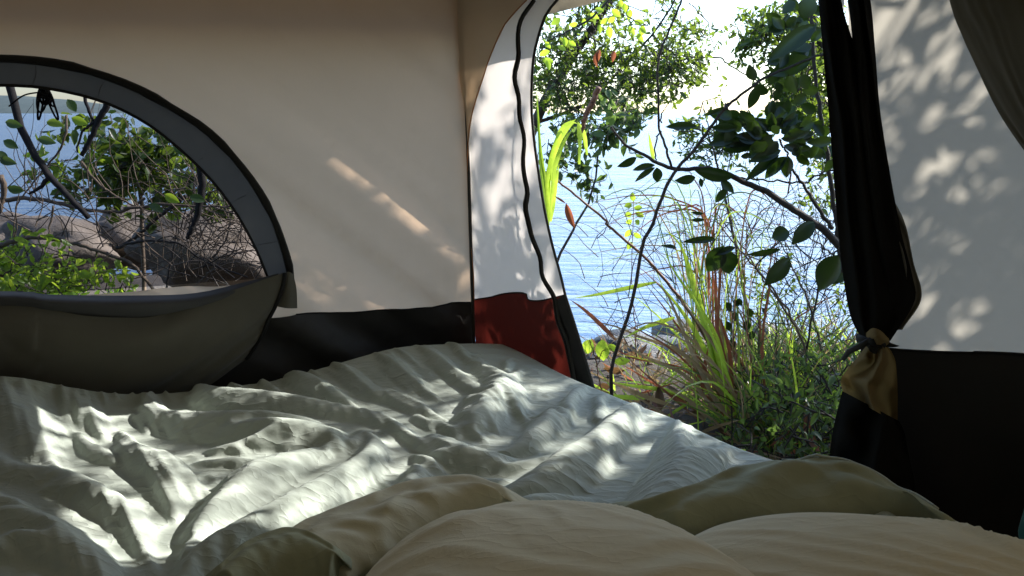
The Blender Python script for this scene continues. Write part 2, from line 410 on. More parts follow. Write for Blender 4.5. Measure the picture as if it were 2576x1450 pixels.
# window: grey surround, black piping, fine net
trim_rows = []
for k in range(6):
    f = k / 5
    row = [((1 - f) * a[0] + f * b[0], (1 - f) * a[1] + f * b[1]) for a, b in zip(WO, WI)]
    trim_rows.append(row)
tv = []
for k, row in enumerate(trim_rows):
    for j, (s, h) in enumerate(row):
        w = float(wrinkA(s, h)) * (1 - k / 5) + .004 * math.sin(k / 5 * math.pi) + .006 * float(noise2(j * .55, k * .3, 77)) * math.sin(k / 5 * math.pi)
        tv.append(A3(s, h, w))
trim = mesh('window_surround', tv, grid_faces(6, len(WO)), M['grey'], tent)
MB().add(ribbon([A3(s, h, float(wrinkA(s, h)) + .004 + .0025 * math.sin(i * 1.3)) for i, (s, h) in enumerate(WO)],
         [.020 + .007 * (i % 5) / 5 for i in range(len(WO))], nA, .008)).build('piping', M['piping'], trim)
MB().add(tube([A3(s, h, .003) for s, h in WI], .0045, 6)).build('piping', M['piping'], trim)
for k in range(3, len(WO), 4):          # stitched tucks in the surround
    a, b = WO[k], WI[k]; a = (a[0], a[1])
    MB().add(tube([A3(a[0] + (b[0] - a[0]) * f + .004 * math.sin(k + f * 5), a[1] + (b[1] - a[1]) * f, .0045 + .003 * math.sin(f * 3.1)) for f in (.06, .3, .5, .7, .94)], [.0003, .0008, .001, .0008, .0003], 5)).build('tuck', M['cover_back'], trim)
panel('insect_net', WI, A3, None, M['net'], tent, step=.08)
# corner seam
cs = [C0 + (C0 - C0)] ; cdir = nA.cross(nB); cdir = cdir * (1 / cdir.z)
def corner(z): return C0 + cdir * (z - .45)
MB().add(ribbon([corner(z) + (inA + inB) * .004 for z in np.linspace(.0, 1.5, 24)], .012, (inA + inB).normalized(), .004)).build('corner_seam', M['zip'], tent)

# wall B beside the door
fly_edge = [c2(*p) for p in [(1020, 0), (1000, 20), (930, 90), (895, 160), (870, 230), (855, 290), (820, 410), (800, 530), (795, 650), (797, 760), (806, 880), (815, 1000), (818, 1088)]]
fly_edge2 = [B2(*p) for p in fly_edge]; fly_edge2[-1] = (0.012, fly_edge2[-1][1])
fly_edge2 = [(max(a, .012), b) for a, b in fly_edge2]
zipp = [c2(*p) for p in [(1045, 0), (1000, 70), (980, 150), (985, 220), (970, 300), (985, 380), (1000, 470), (1000, 560), (1005, 640), (1015, 700), (1005, 760), (1030, 840), (1055, 930), (1070, 990), (1100, 1060), (1120, 1130), (1145, 1210), (1165, 1290), (1180, 1370), (1195, 1450)]]
zip2 = [B2(*p) for p in zipp]
door = [c2(*p) for p in [(1125, 0), (1085, 50), (1060, 120), (1040, 200), (1032, 290), (1030, 400), (1040, 520), (1055, 630), (1075, 760), (1100, 880), (1130, 990), (1148, 1068), (1168, 1130), (1190, 1200), (1225, 1320), (1262, 1450), (1290, 1560)]]
door2 = [B2(*p) for p in door]
sr = [B2(*c2(*p)) for p in [(818, 1090), (870, 1078), (930, 1063), (1000, 1063), (1012, 1086), (1050, 1089), (1090, 1082), (1148, 1068)]]
sr[0] = (0, sr[0][1])
topz = (ZTOP - .45) / upB.z
DJ = 1.33                               # right door jamb, metres along wall B
DTOP = 1.13                             # door head, above the seam
gtop = [(.30, topz), (fly_edge2[0][0], fly_edge2[0][1])]
panel('fly_shade', [(0, sr[0][1] - .0), (0, topz), (.42, topz)] + [(fly_edge2[0][0] + .05, fly_edge2[0][1] + .12)] + fly_edge2[:], B3, wrinkB, M['fly_shade'], tent, step=.025, off=.004)  # panel cut to the fly's shadow, its shade put in as tan cloth
# arch of the door head
arch = [tuple(q) for q in spline([(B2(2112, 0)[0] - .01, .75), (B2(2112, 0)[0] - .02, .92), (1.03, 1.09), (.80, DTOP), (.56, 1.12), (.42, 1.08), door2[0]], 26)]
dl = [tuple(q) for q in spline(door2[:12], 30)]     # jamb down to the seam
wp = [(0, topz)] + [(0, sr[0][1])] + sr[1:-1] + [dl[-1]] + dl[::-1][1:] + arch[::-1][1:] + [(B2(2112, 0)[0] + .01, .75), (B2(2112, 0)[0] + .01, topz)]
panel('wall_panel', wp, B3, wrinkB, M['white'], tent, step=.025)
dlow = [tuple(q) for q in spline(door2[11:], 14)]
panel('floor_band', [(0, hF), (0, sr[0][1])] + sr[1:-1] + dlow + [(dlow[-1][0] + .02, hF)], B3, wrinkB, M['redband'], tent, step=.025)
MB().add(tube([B3(a, b, float(wrinkB(a, b)) + .002) for a, b in spline(sr, 30)], .0028, 5)).build('seam', M['piping'], tent)
MB().add(tube([B3(a, b, float(wrinkB(a, b)) + .003) for a, b in dl + dlow], .0045, 6)).build('door_binding', M['zip'], tent)
MB().add(tube([B3(a, b, float(wrinkB(a, b)) + .008) for a, b in spline(fly_edge2, 30)], [.0016] * 3, 5)).build('rust_edge', M['rim'], tent)  # rust line along the edge of the painted fly shade
zl = spline(zip2, 70)
zo = MB().add(ribbon([B3(a + .003 * math.sin(i * .9), b, float(wrinkB(a, b)) + .007 + .004 * math.sin(i * .7)) for i, (a, b) in enumerate(zl)], [.014, .020, .016, .022, .018, .024, .02], nB, .005)).build('zipper', M['zip'], tent)
MB().add(tube([B3(a + .003 * math.sin(i * .9), b, float(wrinkB(a, b)) + .013 + .004 * math.sin(i * .7)) for i, (a, b) in enumerate(zl)], .0032, 5)).build('zipper_teeth', M['piping'], zo)
# dark skirt between zip and door edge at the foot
zd = [tuple(q) for q in zl if q[1] < sr[-2][1] + .004]
panel('dark_hem', zd + [(dlow[-1][0] + .015, hF + .02)] + dlow[::-1], B3, wrinkB, M['band'], tent, step=.025, off=.004)

# wall B right of the door
sR = 2.45
seamR = [B2(*p) for p in [(2150, 868), (2245, 875), (2330, 884), (2440, 888), (2576, 892)]]
e = seamR[-1]; seamR.append((sR, e[1] + (sR - e[0]) * .12)); seamR[0] = B2(2185, 868)
seamRd = [tuple(q) for q in spline(seamR, 30)]
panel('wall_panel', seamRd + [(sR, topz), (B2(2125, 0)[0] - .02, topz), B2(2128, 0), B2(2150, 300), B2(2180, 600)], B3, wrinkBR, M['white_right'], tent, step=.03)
panel('floor_band', [(DJ - .02, hF), (sR, hF)] + seamRd[::-1] + [(DJ - .02, seamRd[0][1])], B3, wrinkBR, M['band'], tent, step=.03)
MB().add(tube([B3(a, b, float(wrinkBR(a, b)) + .003) for a, b in seamRd], .0035, 5)).build('seam', M['piping'], tent)

def strip_wall(name, p, q, mat, z0=0.0, z1=ZTOP, n=14, lean=0.08, seed=3):
    p = Vector(p); q = Vector(q); d = (q - p); inn = Vector((-d.y, d.x, 0)).normalized()
    c = Vector((0, .8, 0)); 
    if inn.dot(c - p) < 0: inn = -inn
    V = []
    for j in range(n):
        for i in range(n):
            a = p + d * (i / (n - 1)); z = z0 + (z1 - z0) * j / (n - 1)
            o = lean * (z - .45) + .03 * float(noise2(i * .5, j * .4, seed)) * math.sin(math.pi * i / (n - 1))
            V.append((a.x + inn.x * o, a.y + inn.y * o, z))
    return mesh(name, V, grid_faces(n, n), mat, tent)
EL = A3(sL, 0); ER = B3(sR, 0)
EL = (EL.x, EL.y, 0); ER = (ER.x, ER.y, 0)
BL = (-2.0, -1.3, 0); BR = (2.0, -1.3, 0)
for a, b, sd in ((EL, BL, 5), (BL, BR, 6), (BR, ER, 7)):
    strip_wall('wall_panel', a, b, M['rear'], .42, ZTOP, seed=sd); strip_wall('floor_band', a, b, M['band'], 0, .42, n=8, seed=sd)
fl = [(C0.x, C0.y + .03, .004), (ER[0], ER[1], .004), (BR[0], BR[1], .004), (BL[0], BL[1], .004), (EL[0], EL[1], .004)]
mesh('floor', fl, [(4, 3, 2, 1, 0)], M['band'], tent, False)
# roof: pyramid with an eave that reaches past the walls
cen = Vector((0, .8, 2.45)); ring = []
for p in ((C0.x - .01, C0.y, 0), ER, BR, BL, EL):
    v = Vector((p[0], p[1], 0)) - Vector((0, .8, 0)); ring.append(v)
rv = []; nr = 14
RZ = [1.485, 1.64, 1.66, 1.66, 1.455]
for i in range(nr):
    f = i / (nr - 1)
    for k in range(5):
        a, b = ring[k], ring[(k + 1) % 5]
        for g in range(8):
            q = a + (b - a) * (g / 8); r_ = f * 1.13; ze = RZ[k] + (RZ[(k + 1) % 5] - RZ[k]) * g / 8 + (.07 * math.sin(math.pi * g / 8) if k == 0 else 0)
            tz = min(1, r_ / .97)
            z = 2.15 - (2.15 - ze) * tz ** 1.15 - (max(0, r_ - .97) * .75) - .02 * math.sin(math.pi * g / 8) * math.sin(math.pi * f)
            rv.append((q.x * r_, .8 + q.y * r_, z))
mesh('roof', rv, grid_faces(nr, 40, True), M['roof'], tent)

# window cover hanging down inside, below the window
def loft(rows, n, m, dup=None):
    """rows of 3-D control points -> smooth grid n x m"""
    rr = [spline(r, m) for r in rows]; g = np.array(rr)
    return np.stack([spline(g[:, j, :], n) for j in range(m)], axis=1)
def rA(pts): return [onA(x, y, o) for x, y, o in pts]
g = loft([rA([(-740, 742, .035), (0, 733, .035), (120, 741, .04), (300, 744, .045), (480, 739, .045), (600, 714, .04), (700, 688, .03)]),
          rA([(-740, 760, .10), (0, 752, .10), (120, 762, .11), (300, 770, .11), (480, 762, .10), (600, 735, .07), (700, 695, .035)]),
          rA([(-740, 800, .06), (0, 800, .06), (120, 810, .06), (300, 820, .06), (480, 810, .05), (600, 775, .04), (700, 715, .02)])], 12, 40)
mesh('window_cover_back', g.reshape(-1, 3), grid_faces(12, 40), M['cover_back'], tent)
g = loft([rA([(-740, 740, 0.074), (0, 764, 0.086), (110, 776, 0.093), (230, 795, 0.099), (370, 801, 0.099), (470, 772, 0.086), (580, 732, 0.068), (716, 686, 0.043)]),
          rA([(-740, 790, 0.117), (0, 812, 0.124), (110, 822, 0.130), (230, 838, 0.136), (370, 842, 0.130), (470, 820, 0.117), (580, 770, 0.086), (712, 715, 0.046)]),
          rA([(-740, 860, 0.130), (0, 875, 0.136), (110, 884, 0.136), (230, 890, 0.136), (370, 890, 0.130), (470, 870, 0.117), (580, 830, 0.086), (690, 775, 0.043)]),
          rA([(-740, 960, 0.086), (0, 970, 0.093), (110, 985, 0.093), (230, 990, 0.093), (370, 970, 0.093), (470, 945, 0.080), (560, 910, 0.068), (650, 858, 0.037)]),
          rA([(-740, 1050, 0.043), (0, 1060, 0.043), (110, 1060, 0.043), (230, 1055, 0.043), (370, 1030, 0.043), (470, 1000, 0.043), (540, 960, 0.043), (620, 905, 0.034)])], 36, 70)
gg = g.copy()
for i in range(36):
    for j in range(70):
        s = j / 69; w = .018 * float(noise2(s * 7 + i * .14, i * .05, 51)) + .007 * float(noise2(s * 24 + i * .25, i * .1, 53))
        gg[i, j] += np.array(nA) * w
wc = mesh('window_cover', gg.reshape(-1, 3), grid_faces(36, 70), M['cover'], tent)
MB().add(tube([gg[i, 69] + np.array(nA) * .003 for i in range(36)], .0065, 6)).build('piping', M['piping'], wc)
g = loft([rA([(712, 690, .03), (725, 684, .04), (738, 690, .03)]), rA([(700, 730, .02), (725, 730, .045), (746, 728, .02)]), rA([(690, 770, .015), (722, 776, .04), (748, 776, .012)])], 8, 8)
mesh('cover_toggle_tab', g.reshape(-1, 3), grid_faces(8, 8), M['cover'], tent)

# gathered black door panel with its tie
def rB(pts): return [onB(x, y, o) for x, y, o in pts]
def gathered(name, rows, mat, pleats, depth, n=60, m=60, off=.05, parent=tent, taper=None, seed=1):
    """sheet hanging in pleats between a left and a right outline given row by row"""
    L = spline([r_[0] for r_ in rows], n); Rr = spline([r_[1] for r_ in rows], n); V = []
    for i in range(n):
        f = i / (n - 1); dd = depth * (taper(f) if taper else 1)
        for j in range(m):
            s = j / (m - 1)
            ph = s * pleats * 2 * math.pi + 7 * float(noise2(f * 1.6, s * 2.2, seed)) + 2.5 * float(noise2(f * 6, s * 3, seed + 4))
            px = L[i][0] + (Rr[i][0] - L[i][0]) * s; py = L[i][1] + (Rr[i][1] - L[i][1]) * s
            o = off + dd * (math.sin(ph) * .5 + .5) * (math.sin(math.pi * min(max(s, .04), .96)) ** .5) + .02 * math.sin(math.pi * s)
            V.append(onB(px, py, o))
    return mesh(name, V, grid_faces(n, m), mat, parent)
tp = lambda f: 1.0 - .55 * f
gathered('door_curtain', [((2040, -140), (2105, -140)), ((2058, 0), (2116, 0)), ((2072, 150), (2160, 150)), ((2086, 300), (2200, 300)), ((2110, 600), (2240, 600)), ((2135, 780), (2262, 770)), ((2165, 850), (2225, 850))],
         M['black'], 1.6, .05, taper=tp, seed=3)
gathered('door_curtain', [((2105, -140), (2165, -140)), ((2132, 0), (2190, 0)), ((2146, 130), (2202, 130)), ((2150, 300), (2217, 300)), ((2180, 560), (2262, 560)), ((2215, 700), (2294, 690)), ((2225, 770), (2300, 760)), ((2190, 850), (2240, 858))],
         M['black'], 1.4, .06, off=.045, taper=tp, seed=5)
gathered('door_curtain_lining', [((2200, 480), (2235, 480)), ((2240, 560), (2276, 560)), ((2262, 660), (2298, 660)), ((2270, 740), (2318, 750)), ((2240, 830), (2270, 830))], M['cover'], 1.5, .03, m=20, off=.02, seed=8)
# tie strap knot
MB().add(ribbon(rB([(2155, 850, .10), (2185, 862, .13), (2220, 866, .12), (2250, 872, .05)]), .022, nB, .006)).add(
    ribbon(rB([(2205, 850, .14), (2195, 885, .15), (2190, 870, .15)]), .02, nB, .006)).add(
    tube(np.array(rB([(2180, 862, .13), (2200, 858, .15), (2222, 870, .13)])), [.008, .012, .008], 8)).build('tie_strap', M['piping'], tent)
MB().add(ribbon(rB([(2200, 850, .14), (2165, 870, .15), (2135, 885, .14), (2120, 905, .13)]), [.012, .016, .010], nB, .003)).build('tie_strap', M['band'], tent)
g = loft([rB([(2178, 838, .10), (2195, 826, .13), (2215, 832, .13), (2236, 852, .09)]), rB([(2180, 850, .12), (2197, 846, .16), (2217, 850, .16), (2238, 862, .10)]), rB([(2190, 864, .13), (2200, 866, .15), (2212, 868, .15), (2230, 870, .11)])], 10, 20)
mesh('gathered_ruff', g.reshape(-1, 3), grid_faces(10, 20), M['yellow'], tent)
# ochre skirt below the tie, then black
gathered('door_skirt', [((2186, 862), (2230, 866)), ((2160, 895), (2250, 900)), ((2135, 925), (2256, 940)), ((2116, 952), (2258, 985)), ((2116, 970), (2258, 1020)), ((2122, 990), (2258, 1066))], M['yellow'], 2, .09, n=30, m=50, off=.05, seed=11)
gathered('door_skirt_foot', [((2119, 984), (2262, 1060)), ((2112, 1010), (2275, 1088)), ((2096, 1080), (2285, 1140)), ((2086, 1150), (2300, 1210)), ((2080, 1230), (2310, 1300)), ((2078, 1330), (2320, 1400))], M['black'], 2, .08, n=30, m=50, off=.075, seed=11)
# loose dark flap hanging at the upper right
def rBo(pts): return [onB(x, y, o) for x, y, o in pts]
g = loft([rBo([(2330, -260, .02), (2470, -260, .10), (2640, -260, .16), (2900, -260, .2)]),
          rBo([(2388, 0, .06), (2480, -20, .16), (2640, -20, .22), (2900, 0, .26)]),
          rBo([(2420, 90, .07), (2520, 60, .19), (2660, 60, .25), (2900, 80, .28)]),
          rBo([(2452, 160, .07), (2550, 140, .20), (2690, 160, .26), (2900, 180, .28)]),
          rBo([(2510, 280, .07), (2590, 270, .18), (2720, 300, .24), (2900, 320, .26)]),
          rBo([(2580, 385, .07), (2650, 400, .15), (2760, 420, .2), (2900, 440, .22)]),
          rBo([(2680, 520, .06), (2740, 540, .12), (2800, 560, .15), (2900, 580, .18)])], 50, 50)
for i in range(50):
    for j in range(50):
        w = .02 * float(noise2((j - i * .35) * .28, i * .04, 61)) + .008 * float(noise2((j - i * .3) * .7, i * .08, 63))
        g[i, j] += np.array(nB) * w * min(1, j / 6)
mesh('loose_flap', g.reshape(-1, 3), grid_faces(50, 50), M['flap'], tent)

# ------------------------------------------------------------------ bed
e1 = Vector((-.80, -.60, 0)); e2 = Vector((.60, -.80, 0))
mat_t = thing('air_mattress', 'grey green air mattress showing at its bare corner beside the black tent wall', 'mattress', (0.2, 1.4, 0))
def rounded_slab(corner, u, lu, v, lv, z0, z1, r=.06, n=26, m=22, puff=.02):
    V = []; 
    prof = [(0, z0)] + [(-r * 0, z0)] 
    loop = []
    rc = .12
    for (cu, cv, a0) in ((rc, rc, 180), (lu - rc, rc, 270), (lu - rc, lv - rc, 0), (rc, lv - rc, 90)):
        for k in range(8):
            a = R(a0 + 90 * k / 7); loop.append((cu + rc * math.cos(a), cv + rc * math.sin(a)))
    cu, cv = lu / 2, lv / 2; L = len(loop)
    H = z1 - z0
    rings = [(0.0, .97, z0)] + [(0, 1.0 + .012 * math.sin(t_ * math.pi), z0 + r + (H - 2 * r) * t_) for t_ in np.linspace(0, 1, 5)] + [(0, .992, z1 - r * .4), (0, .975, z1 - r * .1), (0, .95, z1)] + [(0, f, z1 + puff * (1 - f)) for f in (.8, .6, .4, .2, .02)]
    for _, f, z in rings:
        for (a, b) in loop:
            V.append(corner + u * (cu + (a - cu) * f) + v * (cv + (b - cv) * f) + Vector((0, 0, z)))
    Fq = grid_faces(len(rings), L, True) + [tuple(range(L))[::-1], tuple((len(rings) - 1) * L + k for k in range(L))]
    return V, Fq
MK = Vector((.07, 2.49, 0)); e2 = Vector((.684, -.73, 0)).normalized(); e1 = Vector((-.73, -.684, 0)).normalized()
MB().add(rounded_slab(MK, e2, 2.45, e1, 1.60, .012, .268, puff=-.05)).build('body', M['mattress'], mat_t)
MB().add(tube([MK + e2 * t_ + e1 * (-.006) + Vector((0, 0, .244)) for t_ in np.linspace(.1, 2.35, 20)], .006, 6)).build('welt', M['cover_back'], mat_t)

# fold lines of the duvet as seen, used to seed the cloth
F7 = [[(1330, 370), (1350, 440), (1420, 490), (1600, 520), (1700, 560), (1830, 640)], [(1500, 340), (1600, 420), (1750, 500), (1900, 560), (2050, 610)],
      [(1900, 300), (2000, 380), (2150, 460), (2300, 510)], [(2200, 300), (2280, 400), (2330, 470), (2370, 540)], [(740, 450), (720, 560), (740, 660)],
      [(780, 600), (1000, 600), (1250, 590), (1450, 600), (1650, 640), (1800, 650)], [(680, 690), (850, 690), (1050, 710), (1200, 760)],
      [(1190, 690), (1350, 700), (1500, 730)], [(1100, 800), (1300, 770), (1500, 780), (1700, 790)],
      [(1780, 750), (1810, 830), (1700, 900), (1500, 960), (1200, 1020), (960, 1090), (780, 1110)],
      [(1780, 740), (1650, 800), (1400, 900), (1200, 1000), (1000, 1100), (800, 1200), (700, 1280)],
      [(1950, 800), (1850, 880), (1700, 960), (1450, 1060), (1200, 1170), (1000, 1250)], [(450, 670), (430, 760), (420, 850)],
      [(650, 680), (620, 780), (600, 840)], [(480, 820), (600, 850), (800, 850), (960, 860)], [(850, 850), (830, 960), (760, 1100)],
      [(0, 580), (80, 680), (200, 800), (280, 850)], [(-200, 880), (0, 900), (150, 920), (300, 960), (450, 1010), (500, 1080)],
      [(-100, 1040), (0, 1050), (200, 1060), (320, 1010), (440, 1000)], [(-200, 1150), (0, 1150), (150, 1160), (300, 1250), (480, 1300)],
      [(500, 1050), (600, 1150), (640, 1250)], [(-100, 1290), (0, 1290), (200, 1270), (400, 1320), (520, 1380)],
      [(720, 1290), (850, 1240), (950, 1200), (970, 1260), (900, 1350)], [(240, 1440), (480, 1280), (660, 1250), (720, 1370)],
      [(0, 480), (180, 470), (300, 500), (440, 560)], [(2000, 620), (2080, 680), (2250, 690), (2400, 640)]]
F8 = [[(1000, 60), (1000, 130), (900, 180)], [(1050, 0), (1100, 100), (1160, 140)], [(1160, 60), (1200, 130), (1290, 180)], [(1450, 80), (1540, 180), (1560, 280)],
      [(1600, 330), (1640, 260), (1700, 190)], [(1090, 450), (1200, 330), (1290, 220), (1400, 140)], [(1300, 540), (1430, 460), (1560, 390), (1600, 330)],
      [(830, 520), (1050, 470), (1300, 410), (1450, 330), (1560, 290)], [(1690, 570), (1720, 480), (1780, 400), (1850, 330)], [(1780, 570), (1850, 480), (1900, 400), (1900, 330)],
      [(1850, 640), (1950, 560), (2080, 440), (2110, 370)], [(2040, 370), (2000, 440), (1900, 530)], [(1100, 560), (1300, 500), (1500, 420)],
      [(380, 290), (390, 400), (340, 500), (320, 560)], [(560, 350), (620, 430), (640, 510)], [(380, 300), (500, 260), (700, 330), (950, 370)],
      [(740, 400), (900, 420), (1050, 440)], [(2150, 340), (2250, 330), (2400, 380)], [(1750, 180), (1800, 280), (1800, 360)], [(1900, 230), (1990, 300), (2040, 370)]]
FOLDS = [[at_z(*c7(*p), .33) for p in f] for f in F7] + [[at_z(*c8(*p), .33) for p in f] for f in F8]
fp = []; ft = []
for f in FOLDS:
    q = spline([(v.x, v.y) for v in f], 24); tn = np.gradient(q, axis=0); tn /= np.linalg.norm(tn, axis=1, keepdims=True) + 1e-9
    fade = np.sin(np.linspace(.25, math.pi - .25, 24))
    for a, b, c in zip(q, tn, fade): fp.append((a[0], a[1], c)); ft.append(b)
fp = np.array(fp); ft = np.array(ft)

KD = np.array([-.05, 2.70]); ed1 = np.array([-.92, -.39]); ed1 /= np.linalg.norm(ed1); ed2 = np.array([.60, -.80])
nfar = np.array([-ed1[1], ed1[0]]); nfar = nfar if nfar.dot(np.array([0, -1])) > 0 else -nfar
nrt = np.array([-.80, -.60])
def bed_floor(x, y):
    d1 = (x - KD[0]) * nrt[0] + (y - KD[1]) * nrt[1]              # distance in from the door side
    d2 = (x - KD[0]) * nfar[0] + (y - KD[1]) * nfar[1]            # distance in from the tent wall side
    m = .295 + .03 * noise2(x * 2.2, y * 2.2, 81) + .012 * noise2(x * 5, y * 5, 83)
    def bumpz(cx, cy, r, a): return a * np.exp(-((x - cx) ** 2 + (y - cy) ** 2) / (r * r))
    m = m + bumpz(-1.45, 2.10, .22, .10) + bumpz(-.38, 2.50, .22, .055) + bumpz(-.1, 2.56, .2, .035) + bumpz(-1.1, 1.3, .3, .03)
    return m * smooth(-.12, .02, d1) * .9 * (smooth(-.07, .05, d2) * .8 + .2) + .1 * m
SIM = [(47, 53, 150, .00008, .12, .03, .02, .145), (93, 105, 80, .00005, .07, .03, .14, .185), (185, 209, 45, .00003, .05, .03, .18, .218), (369, 417, 10, .00001, .04, .02, .218, .23)]
def relax(P, anchor, restlen_mul, iters, grav, bend, anchor_k, g0, g1, seed):
    """position based cloth on a grid: the sheet is slowly enlarged, so it buckles into folds on the bed"""
    n, m, _ = P.shape; X = P.reshape(-1, 3).astype(np.float64); Aq = anchor.reshape(-1, 3)
    id_ = np.arange(n * m).reshape(n, m); B = []
    def addset(a, b, k, kind): B.append((a.ravel(), b.ravel(), k, kind))
    for o in (0, 1):
        addset(id_[:, o:-1:2], id_[:, o + 1::2][:, :id_[:, o:-1:2].shape[1]], 1.0, 's')
        addset(id_[o:-1:2, :], id_[o + 1::2, :][:id_[o:-1:2, :].shape[0]], 1.0, 's')
        a = id_[o:-1:2, :-1]; b = id_[o + 1::2, 1:][:a.shape[0]]; addset(a, b, .6, 's')
        a = id_[o:-1:2, 1:]; b = id_[o + 1::2, :-1][:a.shape[0]]; addset(a, b, .6, 's')
    for sp in ((2, 4) if n < 150 else (2,)):
        for o in range(2):
            cols = [j for j in range(m - sp) if (j // sp) % 2 == o]; addset(id_[:, cols], id_[:, [j + sp for j in cols]], bend, 'b')
            rows = [j for j in range(n - sp) if (j // sp) % 2 == o]; addset(id_[rows, :], id_[[j + sp for j in rows], :], bend, 'b')
    rest = []
    for a, b, k, kind in B:
        d = Aq[b, :2] - Aq[a, :2]; L = np.linalg.norm(d, axis=1); dr = d / (L[:, None] + 1e-9)
        fd = (restlen_mul[0][a] + restlen_mul[0][b]) / 2            # fold direction
        fd /= np.linalg.norm(fd, axis=1, keepdims=True) + 1e-9
        cr = 1 - np.einsum('ij,ij->i', fd, dr) ** 2                  # 1 across the folds
        st = (restlen_mul[1][a] + restlen_mul[1][b]) / 2
        rest.append((L, st * (.02 + .98 * cr)))
    for it in range(iters):
        g = g0 + (g1 - g0) * min(1, it / (iters * .7))
        X[:, 2] -= grav
        for (a, b, k, kind), (L, gr) in zip(B, rest):
            d = X[b] - X[a]; l = np.sqrt((d * d).sum(1)) + 1e-9
            tgt = L * (1 + g * gr)
            if kind == 'b': c = np.minimum(l - tgt * .97, 0) * k
            else: c = (l - tgt) * k
            d *= (c * .5 / l)[:, None]
            X[a] += d; X[b] -= d
        X[:, :2] += (Aq[:, :2] - X[:, :2]) * anchor_k
        fz = bed_floor(X[:, 0], X[:, 1]) + .006
        lo = X[:, 2] < fz; X[lo, 2] = fz[lo]
        mxz = fz + .10; hi = X[:, 2] > mxz; X[hi, 2] = mxz[hi]
    return X.reshape(n, m, 3)
def fold_field(Q):
    x = Q[:, 0]; y = Q[:, 1]
    a2 = np.zeros(len(Q)); b2 = np.zeros(len(Q)); rid = np.zeros(len(Q)); tot = np.zeros(len(Q))
    ang = np.arctan2(ft[:, 1], ft[:, 0]) * 2
    for k in range(len(fp)):
        d2 = (x - fp[k, 0]) ** 2 + (y - fp[k, 1]) ** 2
        w = np.exp(-d2 / (.15 ** 2)) + 1e-5 / (d2 + .02); a2 += w * math.cos(ang[k]); b2 += w * math.sin(ang[k]); tot += w
        rid = np.maximum(rid, np.exp(-d2 / (.020 ** 2)) * fp[k, 2])
    th = np.arctan2(b2, a2) / 2
    coh = np.sqrt(a2 ** 2 + b2 ** 2) / (tot + 1e-9)
    return np.stack([np.cos(th), np.sin(th)], 1), rid, coh
def duvet_grid(n, m):
    a = np.linspace(-.16, 2.15, m); b = np.linspace(-.10, 1.95, n)
    aa, bb = np.meshgrid(a, b)
    x = KD[0] + aa * ed1[0] + bb * ed2[0]; y = KD[1] + aa * ed1[1] + bb * ed2[1]
    return np.stack([x, y, np.zeros_like(x)], -1)
def upsample(A):
    n, m, k = A.shape; B = np.zeros((2 * n - 1, 2 * m - 1, k))
    B[::2, ::2] = A; B[1::2, ::2] = (A[1:] + A[:-1]) / 2; B[:, 1::2] = (B[:, 2::2] + B[:, :-1:2]) / 2; return B
def lap(A, k):
    B = A.copy(); B[1:-1, 1:-1] += k * ((A[:-2, 1:-1] + A[2:, 1:-1] + A[1:-1, :-2] + A[1:-1, 2:]) / 4 - A[1:-1, 1:-1]); return B
P3 = None
for lev, (nn, mm, its, grav, bend, ank, ga, gb) in enumerate(SIM):
    G = duvet_grid(nn, mm); Q = G.reshape(-1, 3)
    if lev < 2: fd, rid, coh = fold_field(Q)
    else:
        th = np.arctan2(fd[:, 1], fd[:, 0]) * 2; u_ = upsample(np.stack([np.cos(th), np.sin(th), coh], 1).reshape((nn + 1) // 2, (mm + 1) // 2, 3)).reshape(-1, 3)
        th = np.arctan2(u_[:, 1], u_[:, 0]) / 2; fd = np.stack([np.cos(th), np.sin(th)], 1); coh = u_[:, 2]
    stg = np.clip(.75 + 1.0 * (noise2(Q[:, 0] * 2.6, Q[:, 1] * 2.6, 91) + .08) + .3 * coh, .15, 1.6)
    if P3 is None:
        P3 = G.copy(); P3[..., 2] = (bed_floor(Q[:, 0], Q[:, 1]) + .008 + .05 * rid + .003 * noise2(Q[:, 0] * 10, Q[:, 1] * 10, 93)).reshape(nn, mm)
    else:
        P3 = lap(upsample(P3), .5); P3[..., 2] += (.0008 * noise2(Q[:, 0] * 40, Q[:, 1] * 40, 95 + lev)).reshape(nn, mm)
    P3 = relax(P3, G, (fd, stg), its, grav, bend, ank, ga, gb, lev)
P3 = lap(lap(P3, .6), .5)
B3_ = P3
for k in range(6): B3_ = lap(B3_, .8)
P3 = P3 + .35 * (P3 - B3_)
duvet = thing('duvet', 'rumpled pale sage green cotton duvet spread over the bed, dappled with sunlight', 'duvet', (-.3, 1.9, .3))
dv = mesh('cover', P3.reshape(-1, 3), grid_faces(*P3.shape[:2]), M['duvet'], duvet)


